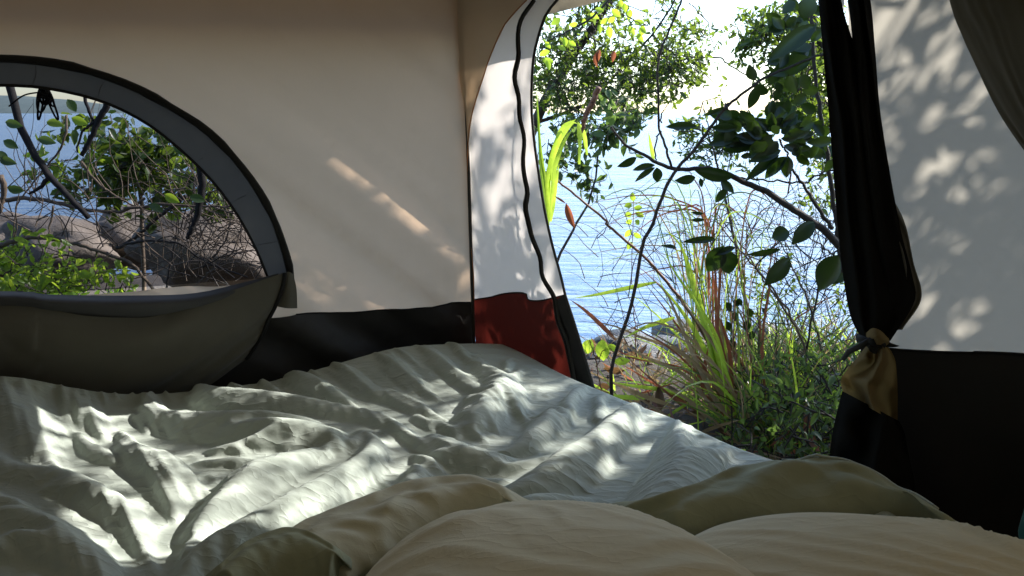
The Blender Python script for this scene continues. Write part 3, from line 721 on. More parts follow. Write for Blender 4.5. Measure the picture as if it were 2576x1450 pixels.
# turned-back edges of the duvet: plump rolls in the taupe lining
def roll(name, upper, lower, zc, zl, mat, n=70, m=26, seed=1, wr=.010, parent=duvet, back=.10, bead=None):
    up = spline([(*p, 0) for p in upper], n)[:, :2]; lo = spline([(*p, 0) for p in lower], n)[:, :2]; V = []
    for i in range(n):
        f = i / (n - 1); taper = min(1, 5 * min(f, 1 - f) + .15)
        zz = (zl - .09) + (zc - zl + .09) * taper ** .5; zb = zl - .09 * (1 - taper)
        c = at_z(up[i][0], up[i][1], zz); b = at_z(lo[i][0], lo[i][1], zb)
        away = Vector((c.x - CAM.x, c.y - CAM.y, 0)).normalized()
        prof = spline([(c + away * back) * 1.0 - Vector((0, 0, (zz - .22))), c + away * back * .55 - Vector((0, 0, (zz - zl) * .28)), c, c.lerp(b, .33) + Vector((0, 0, .026 * taper)), c.lerp(b, .7) + Vector((0, 0, .034 * taper)), b, b + away * .05 - Vector((0, 0, .045))], m)
        for j in range(m):
            k = math.sin(math.pi * j / (m - 1))
            w = wr * k * ((.5 - 2 * abs(float(noise2(f * 7 + j * .16, j * .07, seed)))) * 1.0 + .5 * float(noise2(f * 22 - j * .2, j * .2, seed + 1)))
            V.append(Vector(prof[j]) + Vector((0, 0, w)) - away * w * .6)
    ro = subsurf(mesh(name, V, grid_faces(n, m), mat, parent), 1)
    if bead: MB().add(tube([V[i * m + m // 3 - 1] + Vector((0, 0, .002)) for i in range(*bead)], .003, 6)).build('edge_seam', M['duvet'], ro)
    return ro
roll('turned_back_edge', [c7(1130, 1540), c7(1300, 1400), c7(1480, 1235), (960, 1262), (1045, 1236), (1130, 1222), (1210, 1233), (1290, 1275), (1370, 1330)],
     [c7(1500, 1600), c7(1640, 1520), c7(1740, 1440), (960, 1425), (1040, 1378), (1115, 1340), (1195, 1316), (1290, 1306), (1370, 1350)], .40, .36, M['hem'], seed=101, wr=.022)
roll('turned_back_corner', [(500, 1500), (560, 1432), (625, 1376), (690, 1348), (735, 1340), (790, 1358), (845, 1395), (900, 1450)],
     [(560, 1600), (620, 1550), (680, 1520), (720, 1510), (760, 1505), (810, 1500), (850, 1480), (888, 1470)], .435, .375, M['hem_shaded'], seed=111, wr=.006, back=.05)
roll('turned_back_edge', [(1500, 1330), (1560, 1296), (1680, 1268), (1760, 1238), (1850, 1196), (1990, 1166), (2130, 1186), (2230, 1228), (2330, 1282), (2400, 1330), (2470, 1385), (2540, 1440)],
     [(1540, 1400), (1600, 1400), (1690, 1385), (1800, 1350), (1900, 1330), (2080, 1310), (2180, 1310), (2260, 1322), (2340, 1350), (2400, 1390), (2470, 1430), (2540, 1470)], .39, .325, M['hem_shaded'], seed=121, wr=.034, bead=(30, 56))

# pillows
def pillow(name, label, cen, rot, lx, ly, h, seed, wr=.016, tilt=(0, 0), n=110, rnd=.3, fq=4.2):
    t = thing(name, label, 'pillow', (cen[0], cen[1], cen[2]))
    Rm = Matrix.Rotation(rot, 3, 'Z') @ Matrix.Rotation(tilt[0], 3, 'X') @ Matrix.Rotation(tilt[1], 3, 'Y')
    def side(sg):
        k = np.sin(np.pi / 2 * np.linspace(-1, 1, n)); u, v = np.meshgrid(k, k, indexing='ij'); u = u.ravel(); v = v.ravel()
        x = u * lx / 2 * np.sqrt(1 - rnd * v * v); y = v * ly / 2 * np.sqrt(1 - rnd * u * u)
        e = np.sqrt(np.maximum(0, (1 - u * u) * (1 - v * v)))
        q1 = noise2(u * 1.2, v * 1.2, seed); sw = (u * .45 + v * .9) * fq + 1.6 * q1 + .25 * noise2(u * 5, v * 5, seed + 1); al = u * .9 - v * .45
        r1 = np.abs((sw % 1.0) * 2 - 1); r2 = np.abs(((sw * 1.7 + .3 + q1) % 1.0) * 2 - 1)
        m1 = np.clip(.55 + 1.5 * noise2(al * 1.1, sw * .35, seed + 2), 0, 1); m2 = np.clip(.3 + 1.6 * noise2(al * 1.5, sw * .5, seed + 4), 0, 1)
        w = wr * (1.5 * m1 * (1 - r1) ** 2 + .45 * m2 * (1 - r2) ** 2 + 1.1 * noise2(u * 2, v * 2, seed + 3))
        z = sg * (h / 2 * e) + w * np.minimum(1, e * 1.3) ** 2
        P = np.stack([x, y, z], 1) @ np.array(Rm).T + np.array(cen)
        return [Vector(p) for p in P]
    b = MB(); top = side(1); bot = side(-1); fc = grid_faces(n, n)
    b.v = top + bot; b.f = fc + [tuple(i + n * n for i in f[::-1]) for f in fc]
    o = b.build('case', M['pillow'], t)
    wl = [top[i * n] for i in range(n)] + [top[(n - 1) * n + j] for j in range(n)] + [top[i * n + n - 1] for i in range(n - 1, -1, -1)] + [top[j] for j in range(n - 1, -1, -1)]
    MB().add(tube(np.array([list(v) for v in wl])[::2], .0035, 6)).build('seam_piping', M['hem_shaded'], t)
    return t
PWR = .014
pillow('pillow', 'plump tan pillow in the centre foreground, lying on the duvet edge', (.085, .93, .40), R(14), .62, .80, .25, 131, tilt=(R(-3), 0), rnd=.42)
pillow('pillow', 'flatter tan pillow in the right foreground beside the black tent wall', (.625, 1.08, .335), R(-12), .80, .58, .23, 141, tilt=(R(-2), R(2)), rnd=.45, wr=.013)
# small teal thing at the right edge
tl = thing('teal_pouch', 'small teal cloth pouch at the right edge against the black tent wall', 'pouch', (1.04, 1.44, .262))
g = []
for i in range(14):
    for j in range(20):
        a = 2 * math.pi * j / 20; f = i / 13
        r_ = .045 * (1 - (2 * f - 1) ** 6) ** .4 * (1 + .08 * math.sin(3 * a + f * 4)); 
        g.append((1.045 + r_ * math.cos(a), 1.44 + r_ * .7 * math.sin(a), .262 + .11 * f))
mesh('body', g, grid_faces(14, 20, True), M['teal'], tl)
MB().add(tube([(1.045 + .03 * math.cos(a), 1.44 + .022 * math.sin(a), .370) for a in np.linspace(0, 2 * math.pi, 20)], .004, 5)).build('drawcord', M['piping'], tl)

exec_marker_outdoors = True
# ------------------------------------------------------------------ ground, sea, far land
SEA = -1.9
def shore(x): return 9.3 + 5.5 * smooth(-2.2, -6.5, x) + .6 * noise2(np.asarray(x) * .4, np.asarray(x) * 0, 201)
def ground_z(x, y):
    x = np.asarray(x, float); y = np.asarray(y, float); sh = shore(x)
    t = np.clip((y - 3.0) / (sh - 3.0), 0, 3)
    z = -.06 - (1.86) * np.where(t < 1, t ** 1.25, 1 + (t - 1) * 1.2)
    z = np.where(y < 3.0, -.06 + np.maximum(0, -1.5 - y) * .25, z)
    away = smooth(2.4, 3.4, np.hypot(x, y - .7))
    return z + (.22 * fbm(x * .6, y * .6, 205, 4) + .08 * noise2(x * 3, y * 3, 207)) * away - .02
xs = np.concatenate([np.linspace(-90, -14, 20), np.linspace(-13.5, 13.5, 150), np.linspace(14, 90, 20)])
ys = np.concatenate([np.linspace(-60, -5, 14), np.linspace(-4.5, 20, 140), np.linspace(21, 40, 8)])
gx, gy = np.meshgrid(xs, ys)
gv = np.stack([gx, gy, np.maximum(ground_z(gx, gy), -12)], -1)
tag(mesh('ground', gv.reshape(-1, 3), grid_faces(len(ys), len(xs)), M['soil']), kind='structure')
sx = np.array([-9000, -2000, -300, -60, 0, 60, 300, 2000, 9000.]); sy = np.array([5, 20, 60, 200, 800, 3000, 12000.])
gx, gy = np.meshgrid(sx, sy)
tag(mesh('sea', np.stack([gx, gy, np.full_like(gx, SEA)], -1).reshape(-1, 3), grid_faces(len(sy), len(sx)), M['sea']), kind='structure')
hv = []; nh = 60
for i in range(nh):
    x = -4200 + 3000 * i / (nh - 1); f = i / (nh - 1)
    hgt = 150 * (1 - f) ** .7 * (.8 + .5 * float(noise2(i * .25, 0, 211)))
    for (dy, k) in ((0, -.1), (150, .55), (500, 1.0), (1200, .5), (1800, -.1)):
        hv.append((x, 4200 + dy, SEA + hgt * k))
tag(mesh('far_headland', hv, grid_faces(nh, 5), M['hill']), kind='structure')

# ------------------------------------------------------------------ plant builders
def leaf_shape(n=8, wpow=.9, curl=.18, fold=.22, wid=.5):
    V = []; 
    for i in range(n + 1):
        f = i / n; w = wid * math.sin(math.pi * min(1, f ** wpow)) ** .85 if 0 < f < 1 else .004
        z = -curl * f * f
        V += [(f, -w, z + fold * w), (f, 0, z), (f, w, z + fold * w)]
    return V, grid_faces(n + 1, 3)
def shared_leaf(name, mat, **kw):
    V, Fc = leaf_shape(**kw); me = bpy.data.meshes.new(name); me.from_pydata(V, [], Fc)
    me.polygons.foreach_set('use_smooth', [True] * len(me.polygons)); me.materials.append(mat); return me
LM = {'broad': shared_leaf('broad_leaf', M['leafdark'], wid=.5, curl=.12), 'bright': shared_leaf('pale_sunlit_leaf', M['leafbright'], wid=.5, curl=.15),
      'small': shared_leaf('small_leaf', M['leaf'], n=5, wid=.5), 'shade': shared_leaf('dull_leaf', M['leafshade'], n=5, wid=.5),
      'dead': shared_leaf('dead_leaf', M['deadred'], wid=.5, curl=.4, fold=.5)}
def put_leaf(parent, base, tip, width, kind='broad', roll_=None, name='leaf'):
    """one leaf as an object of its own, from its stalk end to its tip"""
    base = Vector(base); tip = Vector(tip); d = tip - base; L = d.length; x = d.normalized()
    tocam = (CAM - base).normalized()
    nz = tocam - x * tocam.dot(x); nz.normalize()
    r_ = rng.uniform(-.45, .45) if roll_ is None else roll_
    nz = Matrix.Rotation(r_, 3, x) @ nz
    y = nz.cross(x); o = bpy.data.objects.new(name, LM[kind]); COL.objects.link(o); o.parent = parent
    m3 = Matrix((x * L, y * width, nz * L)).transposed()
    o.matrix_local = Matrix.Translation(base - wloc(parent)) @ m3.to_4x4(); return o
def leaf_px(parent, a, b, wpx, depth, kind='broad', conv=c3, tilt=None, roll_=None):
    tl_ = rng.uniform(-.25, .25) if tilt is None else tilt
    pa = at_y(*conv(*a), depth); pb = at_y(*conv(*b), depth); L = (pb - pa).length
    pb = at_y(*conv(*b), depth + tl_ * L)
    sc = .3903 if conv is c3 else (.4772 if conv is c4 else (.5203 if conv is c1 else 1.0))
    w = wpx * sc / FPX * depth
    put_leaf(parent, pa, pb, w, kind, roll_)
def stem(parent, pts, depth, r0, r1, mat='bark', conv=c3, name='stem', n=None, seg=6, wob=.006):
    """pts: (x, y[, depth]) in an enlarged view"""
    P = [at_y(*conv(p[0], p[1]), p[2] if len(p) > 2 else depth) for p in pts]
    n = n or max(8, 5 * len(P)); q = spline(P, n)
    q += nrng.normal(0, wob, q.shape) * .4
    return MB().add(tube(q, list(np.linspace(r0, r1, 5)), seg)).build(name, M[mat], parent)
def blade_vf(P, w, fold=.35, normal=None):
    """grass blade: folded tapering strip along P"""
    P = np.asarray(P, float); n = len(P); T = np.gradient(P, axis=0); T /= np.linalg.norm(T, axis=1, keepdims=True) + 1e-9
    nn = np.array(normal) if normal is not None else np.array([rng.uniform(-.6, .6), -1, rng.uniform(-.2, .5)])
    S = np.cross(T, nn); S /= np.linalg.norm(S, axis=1, keepdims=True) + 1e-9; Nn = np.cross(S, T)
    V = []
    for i in range(n):
        f = i / (n - 1); ww = w / 2 * (min(1, .45 + f * 2.5)) * max(0.02, (1 - f ** 2.6))
        V += [P[i] - S[i] * ww + Nn[i] * ww * fold, P[i], P[i] + S[i] * ww + Nn[i] * ww * fold]
    return V, grid_faces(n, 3)
def blade_px(parent, pts, depth, w, mat='blade', conv=c4, n=14):
    P = [at_y(*conv(p[0], p[1]), p[2] if len(p) > 2 else depth) for p in pts]
    v, f = blade_vf(spline(P, n), w, .2, (rng.uniform(-.35, .35), -1, rng.uniform(0, .4))); return mesh('blade', v, f, M[mat], parent)
def arc_blade(base, az, length, lean, droop, n=9):
    d = Vector((math.cos(az), math.sin(az), 0)); P = []; p = Vector(base); a = lean
    for i in range(n):
        P.append(p.copy()); st = length / (n - 1); p = p + (d * math.sin(a) + Vector((0, 0, math.cos(a)))) * st; a += droop / n
    return P
def tuft(name, label, base, count, length, w, mats, group=None, lean=(.05, .8), droop=(.3, 1.6), cat='grass', spread=.06):
    t = thing(name, label, cat, base, group)
    for k in range(count):
        az = rng.uniform(0, 2 * math.pi); b = Vector(base) + Vector((rng.gauss(0, spread), rng.gauss(0, spread), 0))
        P = arc_blade(b, az, length * rng.uniform(.5, 1.15), rng.uniform(*lean), rng.uniform(*droop))
        v, f = blade_vf(P, w * rng.uniform(.6, 1.2)); mesh('blade', v, f, M[rng.choice(mats)], t)
    return t
def leaves_np(centres, size, aspect=.5, seed=0, up=.0):
    """many small folded leaves in one mesh: 6 verts, 4 faces... kept as 4 triangles-worth each"""
    r_ = np.random.default_rng(seed); n = len(centres); c = np.asarray(centres)
    a = r_.normal(size=(n, 3)); a[:, 2] -= up; a /= np.linalg.norm(a, axis=1, keepdims=True)
    b = r_.normal(size=(n, 3)); b -= a * (a * b).sum(1, keepdims=True); b /= np.linalg.norm(b, axis=1, keepdims=True)
    k = np.cross(a, b); L = (size * r_.uniform(.6, 1.3, n))[:, None]; w = L * aspect / 2
    v = np.stack([c, c + a * L * .35 + b * w + k * w * .3, c + a * L * .4 - k * L * .03, c + a * L * .35 - b * w + k * w * .3,
                  c + a * L * .75 + b * w * .62 + k * w * .1, c + a * L * .75 - b * w * .62 + k * w * .1, c + a * L - k * L * .12], 1).reshape(-1, 3)
    o = np.arange(n)[:, None] * 7
    f = np.concatenate([o + np.array([[0, 2, 1]]), o + np.array([[0, 3, 2]])]).tolist() + np.concatenate([o + np.array([[1, 2, 6, 4]]), o + np.array([[2, 3, 5, 6]])]).tolist()
    return v, f
def crown(parent, blobs, size, mat, leafkind, per_obj=150, aspect=.5, seed=0, twigs=True, name='foliage', bark='bark', clump=.09, order='big'):
    """foliage from blobs (px, py, depth, radius_m, count): leaves sit in small clumps on twigs; the nearest are objects of their own"""
    r_ = np.random.default_rng(seed); C = []; tw = MB()
    for (px, py, dep, rad, cnt) in blobs:
        c = np.array(at_y(px, py, dep)); nc = max(1, cnt // 9)
        cc = c + r_.normal(size=(nc, 3)) * rad * np.array([.62, .62, .5])
        for q in cc:
            k = int(r_.integers(5, 14)); dv_ = r_.normal(size=3); dv_ /= np.linalg.norm(dv_)
            t_ = r_.uniform(-1, 1, k)[:, None]
            C.append(q + dv_ * t_ * clump + r_.normal(size=(k, 3)) * clump * .22)
            if twigs:
                hub = c + (q - c) * .25 + r_.normal(size=3) * .02
                tw.add(tube(spline([hub, (hub + q) / 2 + r_.normal(size=3) * .03, q - dv_ * clump, q + dv_ * clump], 7), [.0035, .0022, .0012], 4, False))
    C = np.concatenate(C); idx = r_.permutation(len(C)); C = C[idx]
    dist = np.linalg.norm(C - np.array(CAM), axis=1); o_ = np.argsort(dist)[:per_obj * 2][::2]
    msk = np.ones(len(C), bool); msk[o_] = False
    for q in C[o_]:
        d = r_.normal(size=3); d[2] -= .4; d /= np.linalg.norm(d); L = size * r_.uniform(.8, 1.4)
        put_leaf(parent, q, q + d * L, L * aspect, leafkind, r_.uniform(-1.3, 1.3))
    v, f = leaves_np(C[msk], size, aspect, seed + 1, .3)
    fo = mesh(name, v, f, M[mat], parent); fo['kind'] = 'stuff'
    if twigs and tw.v: to = tw.build('twigs', M[bark], parent); to['kind'] = 'stuff'
    return C
def px_blob(x, y, conv): return conv(x, y)

# ------------------------------------------------------------------ trees seen through the door
def gz(x, y): return float(ground_z(x, y))
def at_ground(px, py, h=0.0):
    d = ray(px, py); t_ = 1.5
    while t_ < 14:
        p = CAM + d * t_
        if p.z < gz(p.x, p.y) + h: return p
        t_ += .03
    return CAM + d * 10
tr = thing('slender_tree', 'slender tree with small bright leaves filling the upper left of the doorway', 'tree', (.55, 6.2, gz(.55, 6.2)))
stem(tr, [(-300, 2300, 6.3), (-150, 1500, 6.2), (60, 800, 6.0), (330, 330, 5.8), (700, -200, 5.6)], 6, .055, .02, 'bark', name='trunk', n=20)
stem(tr, [(60, 800, 6.0), (440, 650, 5.9), (540, 530, 5.9), (700, 360, 5.8), (830, 210, 5.8), (940, 50, 5.7), (1000, -60, 5.7)], 6, .014, .006, 'bark', name='branch')
stem(tr, [(820, 220, 5.8), (890, 300), (1000, 360), (1240, 375), (1290, 400), (1400, 470), (1480, 520)], 5.8, .010, .004, 'bark', name='branch')
stem(tr, [(1060, 20), (1130, 90), (1180, 150), (1200, 250), (1230, 340)], 5.8, .004, .003, 'bark', name='branch')
stem(tr, [(330, 330), (420, 240), (500, 150), (600, 100)], 5.8, .010, .004, 'bark', name='branch')
stem(tr, [(410, 230), (480, 280), (560, 340)], 5.5, .006, .003, 'barkgrey', name='branch')
B = []
for (x, y, r_, c) in [(420, 120, .26, 160), (250, 260, .24, 150), (600, 60, .22, 110), (160, 350, .18, 90), (330, 430, .3, 260), (520, 400, .26, 170), (180, 520, .24, 190), (420, 560, .24, 160),
                      (640, 480, .24, 150), (800, 460, .26, 220), (960, 470, .24, 220), (1080, 420, .16, 90), (880, 380, .18, 100), (1000, 330, .16, 80), (1090, 190, .14, 60), (820, 130, .2, 60), (960, 90, .14, 40), (1010, 190, .12, 40),
                      (250, 640, .2, 90), (300, 700, .2, 90), (640, 700, .16, 70), (560, 600, .14, 50), (700, 760, .14, 50), (350, 60, .2, 60), (740, 560, .15, 60)]:
    px, py = c3(x, y); B.append((px, py, 5.8 + rng.uniform(-.4, .5), r_, c))
crown(tr, [(a, b, c, r_ * .9, int(n_ * 1.7)) for a, b, c, r_, n_ in B], .047, 'leaf', 'small', 220, .45, 301, clump=.07)
# brighter nearer leaves
sp = thing('leafy_branch', 'nearer branch of larger sunlit yellow green leaves at the door top', 'branch', at_y(*c3(300, -60), 4.0))
stem(sp, [(700, -160), (520, 20), (430, 110), (300, 190), (160, 260), (110, 330)], 4.0, .007, .003, 'bark', name='stem')
stem(sp, [(520, 20), (600, 80), (700, 130), (770, 170)], 4.0, .004, .002, 'bark', name='stem')
for (x, y) in [(420, 90), (500, 30), (560, 60), (640, 20), (680, 60), (340, 150), (380, 120), (540, 120), (540, 170), (700, 130), (670, 170), (740, 180), (720, 220), (760, 160), (250, 240), (280, 260), (130, 270), (160, 330), (110, 380), (140, 390), (210, 300), (450, 60), (230, 120), (610, 0), (480, 160), (580, 110)]:
    a = rng.uniform(.2, 2.9); L = rng.uniform(55, 85)
    leaf_px(sp, (x, y), (x + L * math.cos(a), y + L * math.sin(a)), L * .55, 4.0 + rng.uniform(-.15, .15), 'bright', tilt=rng.uniform(-.5, .5))
for a, b in [((480, 320), (465, 400)), ((575, 330), (565, 395)), ((470, 330), (450, 440))]:
    leaf_px(sp, a, b, 34, 4.0, 'dead')

t2 = thing('dense_tree', 'dense small leaved tree beside the black gathered door flap', 'tree', (1.95, 5.4, gz(1.95, 5.4)))
stem(t2, [(2300, 2000, 5.4), (2200, 1400, 5.3), (2050, 800, 5.2), (1900, 300, 5.1), (1780, -150, 5.0)], 5.2, .06, .02, 'bark', name='trunk', n=20)
stem(t2, [(2050, 800), (1900, 700), (1780, 640), (1690, 600)], 5.2, .016, .006, 'bark', name='branch')
stem(t2, [(1900, 300), (1750, 260), (1600, 240), (1500, 200)], 5.1, .010, .004, 'bark', name='branch')
B = []
for (x, y, r_, c) in [(1520, 130, .12, 60), (1560, 230, .2, 140), (1480, 290, .16, 80), (1660, 200, .2, 110), (1700, 330, .22, 130), (1820, 100, .22, 130), (1860, 250, .22, 150), (1860, 420, .22, 150), (1780, 560, .22, 160), (1640, 520, .16, 80), (1900, 640, .22, 160), (1700, 680, .18, 90),
                      (1850, 760, .2, 110), (1900, 560, .2, 120), (1960, 820, .2, 80), (1620, 640, .14, 50), (1950, 1000, .16, 50), (1900, 1180, .14, 40), (1900, 1280, .12, 40), (2000, 380, .2, 90), (2050, 650, .22, 90)]:
    px, py = c3(x, y); B.append((px, py, 5.1 + rng.uniform(-.3, .4), r_, c))
crown(t2, [(a, b, c, r_ * .9, int(n_ * 1.7)) for a, b, c, r_, n_ in B], .048, 'leaf', 'small', 220, .45, 311, clump=.06)
# low bush at mid height behind the broad leaves
t3 = thing('feathery_bush', 'feathery low bush in front of the water behind the broad dark leaves', 'bush', (1.0, 4.6, gz(1.0, 4.6)))
stem(t3, [(1500, 2400), (1380, 1700), (1250, 1100), (1180, 860)], 4.6, .012, .004, 'bark', name='stem')
stem(t3, [(1380, 1700), (1300, 1200), (1330, 1000)], 4.6, .007, .003, 'bark', name='stem')
B = [(*c3(x, y), 4.6 + rng.uniform(-.2, .2), r_, c) for (x, y, r_, c) in [(1150, 800, .13, 80), (1250, 830, .14, 90), (1100, 900, .12, 60), (1200, 980, .14, 80), (1330, 1030, .12, 60), (1150, 1010, .1, 40), (1380, 900, .14, 70), (1050, 860, .1, 30)]]
crown(t3, B, .04, 'leaf', 'small', 60, .4, 321, clump=.06)
t4 = thing('hanging_leaf_sapling', 'sapling with dark drooping oval leaves above the water at the left of the door', 'sapling', (.4, 5.0, gz(.4, 5.0)))
stem(t4, [(20, 2300), (200, 1700), (430, 1250), (480, 950), (600, 640)], 5.0, .012, .004, 'bark', name='stem')
B = [(*c3(x, y), 5.0 + rng.uniform(-.2, .2), r_, c) for (x, y, r_, c) in [(620, 720, .13, 50), (680, 800, .12, 50), (450, 850, .14, 50), (520, 880, .12, 40), (330, 900, .12, 40), (200, 950, .12, 50), (150, 900, .12, 50), (300, 1080, .12, 50), (380, 1130, .1, 40), (560, 800, .12, 40)]]
crown(t4, B, .07, 'leafshade', 'shade', 90, .5, 331, clump=.07)

# ------------------------------------------------------------------ broad-leaved plants close to the door
dsap = thing('diagonal_sapling', 'dark bare sapling stem slanting across the doorway with big leaves at its top', 'sapling', at_y(*c4(460, 1150), 2.75))
stem(dsap, [c3(2100, 300), c3(1900, 355), c3(1570, 490), c3(1480, 550), c3(1310, 680), c3(1180, 850), c3(1080, 980), c3(980, 1090), c3(900, 1230), c3(820, 1450), c4(620, 240), c4(570, 520), c4(500, 740), c4(450, 920), c4(460, 1150)],
     2.75, .0035, .0075, 'bark', conv=lambda x, y: (x, y), n=60, wob=.003)
stem(dsap, [(950, 1090), (910, 960), (865, 810), (860, 620), (850, 470), (880, 310), (940, 180), (1010, 0), (1040, -80)], 2.78, .0045, .0035, 'bark', wob=.003, n=40)
stem(dsap, [(870, 850), (850, 900), (840, 1000), (860, 1060)], 2.78, .003, .002, 'bark'); stem(dsap, [(870, 790), (895, 720), (920, 670)], 2.78, .003, .0015, 'bark')
stem(dsap, [(1290, 700), (1305, 670)], 2.74, .008, .003, 'bark')
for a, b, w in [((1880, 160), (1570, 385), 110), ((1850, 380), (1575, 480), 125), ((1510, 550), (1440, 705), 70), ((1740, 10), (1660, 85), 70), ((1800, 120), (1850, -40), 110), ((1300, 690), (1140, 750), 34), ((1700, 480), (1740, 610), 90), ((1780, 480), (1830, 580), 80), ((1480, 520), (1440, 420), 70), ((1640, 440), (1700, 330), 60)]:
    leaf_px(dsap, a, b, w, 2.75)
shr = thing('broad_leaf_shrub', 'broad leaved shrub with thick grey branch and clustered dark leaves before the water', 'shrub', at_y(*c4(1760, 1350), 2.95))
stem(shr, [c3(550, 820), c3(640, 930), c3(800, 1020), c3(960, 1090), c3(1200, 1090), c3(1400, 1170), c3(1560, 1240), c3(1700, 1330), c3(1850, 1430), c4(1600, 180), c4(1690, 290), c4(1790, 480), c4(1850, 800), c4(1830, 1350)], 2.95, .0045, .017, 'bark', conv=lambda x, y: (x, y), n=60, wob=.004)
stem(shr, [(1700, 1060), (1780, 1170), (1900, 1360), (1980, 1480)], 2.93, .004, .008, 'bark')
stem(shr, [(1240, 1130), (1500, 1160), (1790, 1180), (1850, 1150), (1960, 1100), (2040, 1080)], 2.95, .003, .004, 'bark')
stem(shr, [(1640, 900), (1700, 1010), (1710, 1070), (1690, 1250)], 2.92, .004, .003, 'barkred')
stem(shr, [(1830, -50), (1860, 250), (1870, 480), (1900, 700), (1940, 950), (1980, 1250), (2010, 1440), (2060, 1800)], 3.05, .006, .012, 'bark', n=40)
cl = [((1590, 850), (1510, 760)), ((1600, 830), (1580, 725)), ((1620, 820), (1680, 770)), ((1660, 840), (1760, 745)), ((1560, 890), (1430, 840)), ((1540, 900), (1370, 870)), ((1700, 870), (1850, 840)), ((1690, 900), (1820, 930)),
      ((1560, 920), (1450, 960)), ((1650, 860), (1720, 820)), ((1500, 860), (1430, 770)), ((1480, 800), (1380, 750)), ((1400, 830), (1300, 790)), ((1380, 870), (1220, 880)), ((1600, 900), (1520, 990)), ((1740, 850), (1830, 810)), ((1480, 900), (1300, 930)), ((1340, 800), (1240, 760)), ((1340, 830), (1290, 920))]
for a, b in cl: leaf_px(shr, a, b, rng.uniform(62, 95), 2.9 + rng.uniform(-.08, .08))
for k in range(3):
    for a, b in cl:
        dx, dy = rng.uniform(-55, 55), rng.uniform(-45, 45); leaf_px(shr, (a[0] + dx, a[1] + dy), (b[0] + dx * 1.3, b[1] + dy * 1.3), rng.uniform(50, 85), 2.95 + rng.uniform(-.12, .15))
for k in range(70):
    x, y = rng.choice([(1720, 150), (1850, 60), (1800, 330), (1700, 450), (1860, 600), (1900, 800), (1880, 250), (1650, 620), (1950, 950), (1780, 760)]); x += rng.uniform(-90, 70); y += rng.uniform(-80, 80); a = rng.uniform(1.6, 4.2)
    leaf_px(shr, (x, y), (x + 110 * math.cos(a), y + 110 * math.sin(a)), rng.uniform(50, 75), 3.0 + rng.uniform(-.1, .15))
for a, b, w in [((1110, 815), (905, 815), 55), ((1650, 970), (1450, 1040), 75), ((1640, 1000), (1420, 1160), 70), ((1690, 1010), (1540, 1150), 85), ((1700, 1010), (1680, 1145), 85), ((1750, 980), (1835, 1075), 62), ((1990, 900), (1825, 925), 70), ((720, 1015), (600, 1080), 56), ((840, 1065), (690, 1095), 46), ((840, 1080), (705, 1170), 40),
                ((850, 1080), (855, 1180), 66), ((1100, 1145), (970, 1170), 66), ((1345, 1140), (1090, 1105), 90), ((1130, 1150), (1140, 1210), 30), ((1260, 1160), (1350, 1245), 54), ((1300, 1220), (1230, 1305), 56), ((1150, 1378), (1070, 1372), 24), ((1160, 1418), (1065, 1420), 26), ((1770, 940), (1700, 960), 60), ((1740, 960), (1760, 1010), 60), ((1390, 1010), (1460, 1000), 40)]:
    leaf_px(shr, a, b, w, 2.9)
shr2 = thing('round_leaf_sapling', 'low sapling with single rounded dark leaves hanging before the water', 'sapling', at_y(*c4(1500, 1250), 2.8))
stem(shr2, [(1500, 1250), (1480, 800), (1340, 520), (1210, 360), (1080, 200), (1000, 110)], 2.8, .005, .002, 'barkgrey', conv=c4)
stem(shr2, [(1480, 800), (1560, 420), (1640, 280), (1700, 200)], 2.8, .004, .003, 'bark', conv=c4)
stem(shr2, [(1210, 360), (1300, 260), (1400, 180), (1560, 130)], 2.8, .003, .002, 'bark', conv=c4)
for a, b, w in [((1010, 208), (832, 220), 40), ((1040, 245), (965, 385), 110), ((1060, 265), (1085, 398), 105), ((1350, 258), (1170, 295), 38), ((1395, 305), (1270, 450), 95), ((1395, 170), (1300, 195), 95), ((1525, 115), (1410, 232), 85), ((1650, 290), (1545, 480), 130), ((1705, 390), (1612, 442), 46), ((1110, 250), (1000, 290), 40), ((800, 255), (720, 240), 24), ((1690, 210), (1720, 290), 90)]:
    leaf_px(shr2, a, b, w, 2.78, 'broad', c4)
vin = thing('pale_leaf_seedling', 'seedling with three pale translucent leaves beside the red tent corner', 'seedling', at_y(*c4(400, 1000), 2.9))
stem(vin, [(400, 1000), (380, 880), (360, 800), (340, 740)], 2.9, .003, .002, 'barkred', conv=c4); stem(vin, [(380, 880), (430, 780), (520, 850)], 2.9, .002, .0015, 'barkred', conv=c4)
for a, b, w in [((350, 735), (318, 815), 70), ((410, 735), (410, 855), 80), ((470, 850), (555, 850), 46), ((440, 760), (485, 800), 40)]:
    leaf_px(vin, a, b, w, 2.9, 'bright', c4, roll_=.2)
spg = thing('yellow_green_sprig', 'small sprig of yellow green leaves on a thin stalk above the water', 'sprig', at_y(*c3(720, 2300), 3.3))
stem(spg, [(720, 2300), (690, 1800), (700, 1450), (700, 1300)], 3.3, .003, .0015, 'barkred')
for a, b in [((690, 1320), (640, 1330)), ((700, 1340), (760, 1340)), ((690, 1380), (640, 1390)), ((710, 1370), (770, 1400)), ((690, 1420), (650, 1440)), ((710, 1420), (740, 1450)), ((700, 1300), (690, 1240)), ((690, 1480), (640, 1530)), ((700, 1500), (750, 1540)), ((690, 1560), (660, 1610))]:
    leaf_px(spg, a, b, 38, 3.3, 'bright')

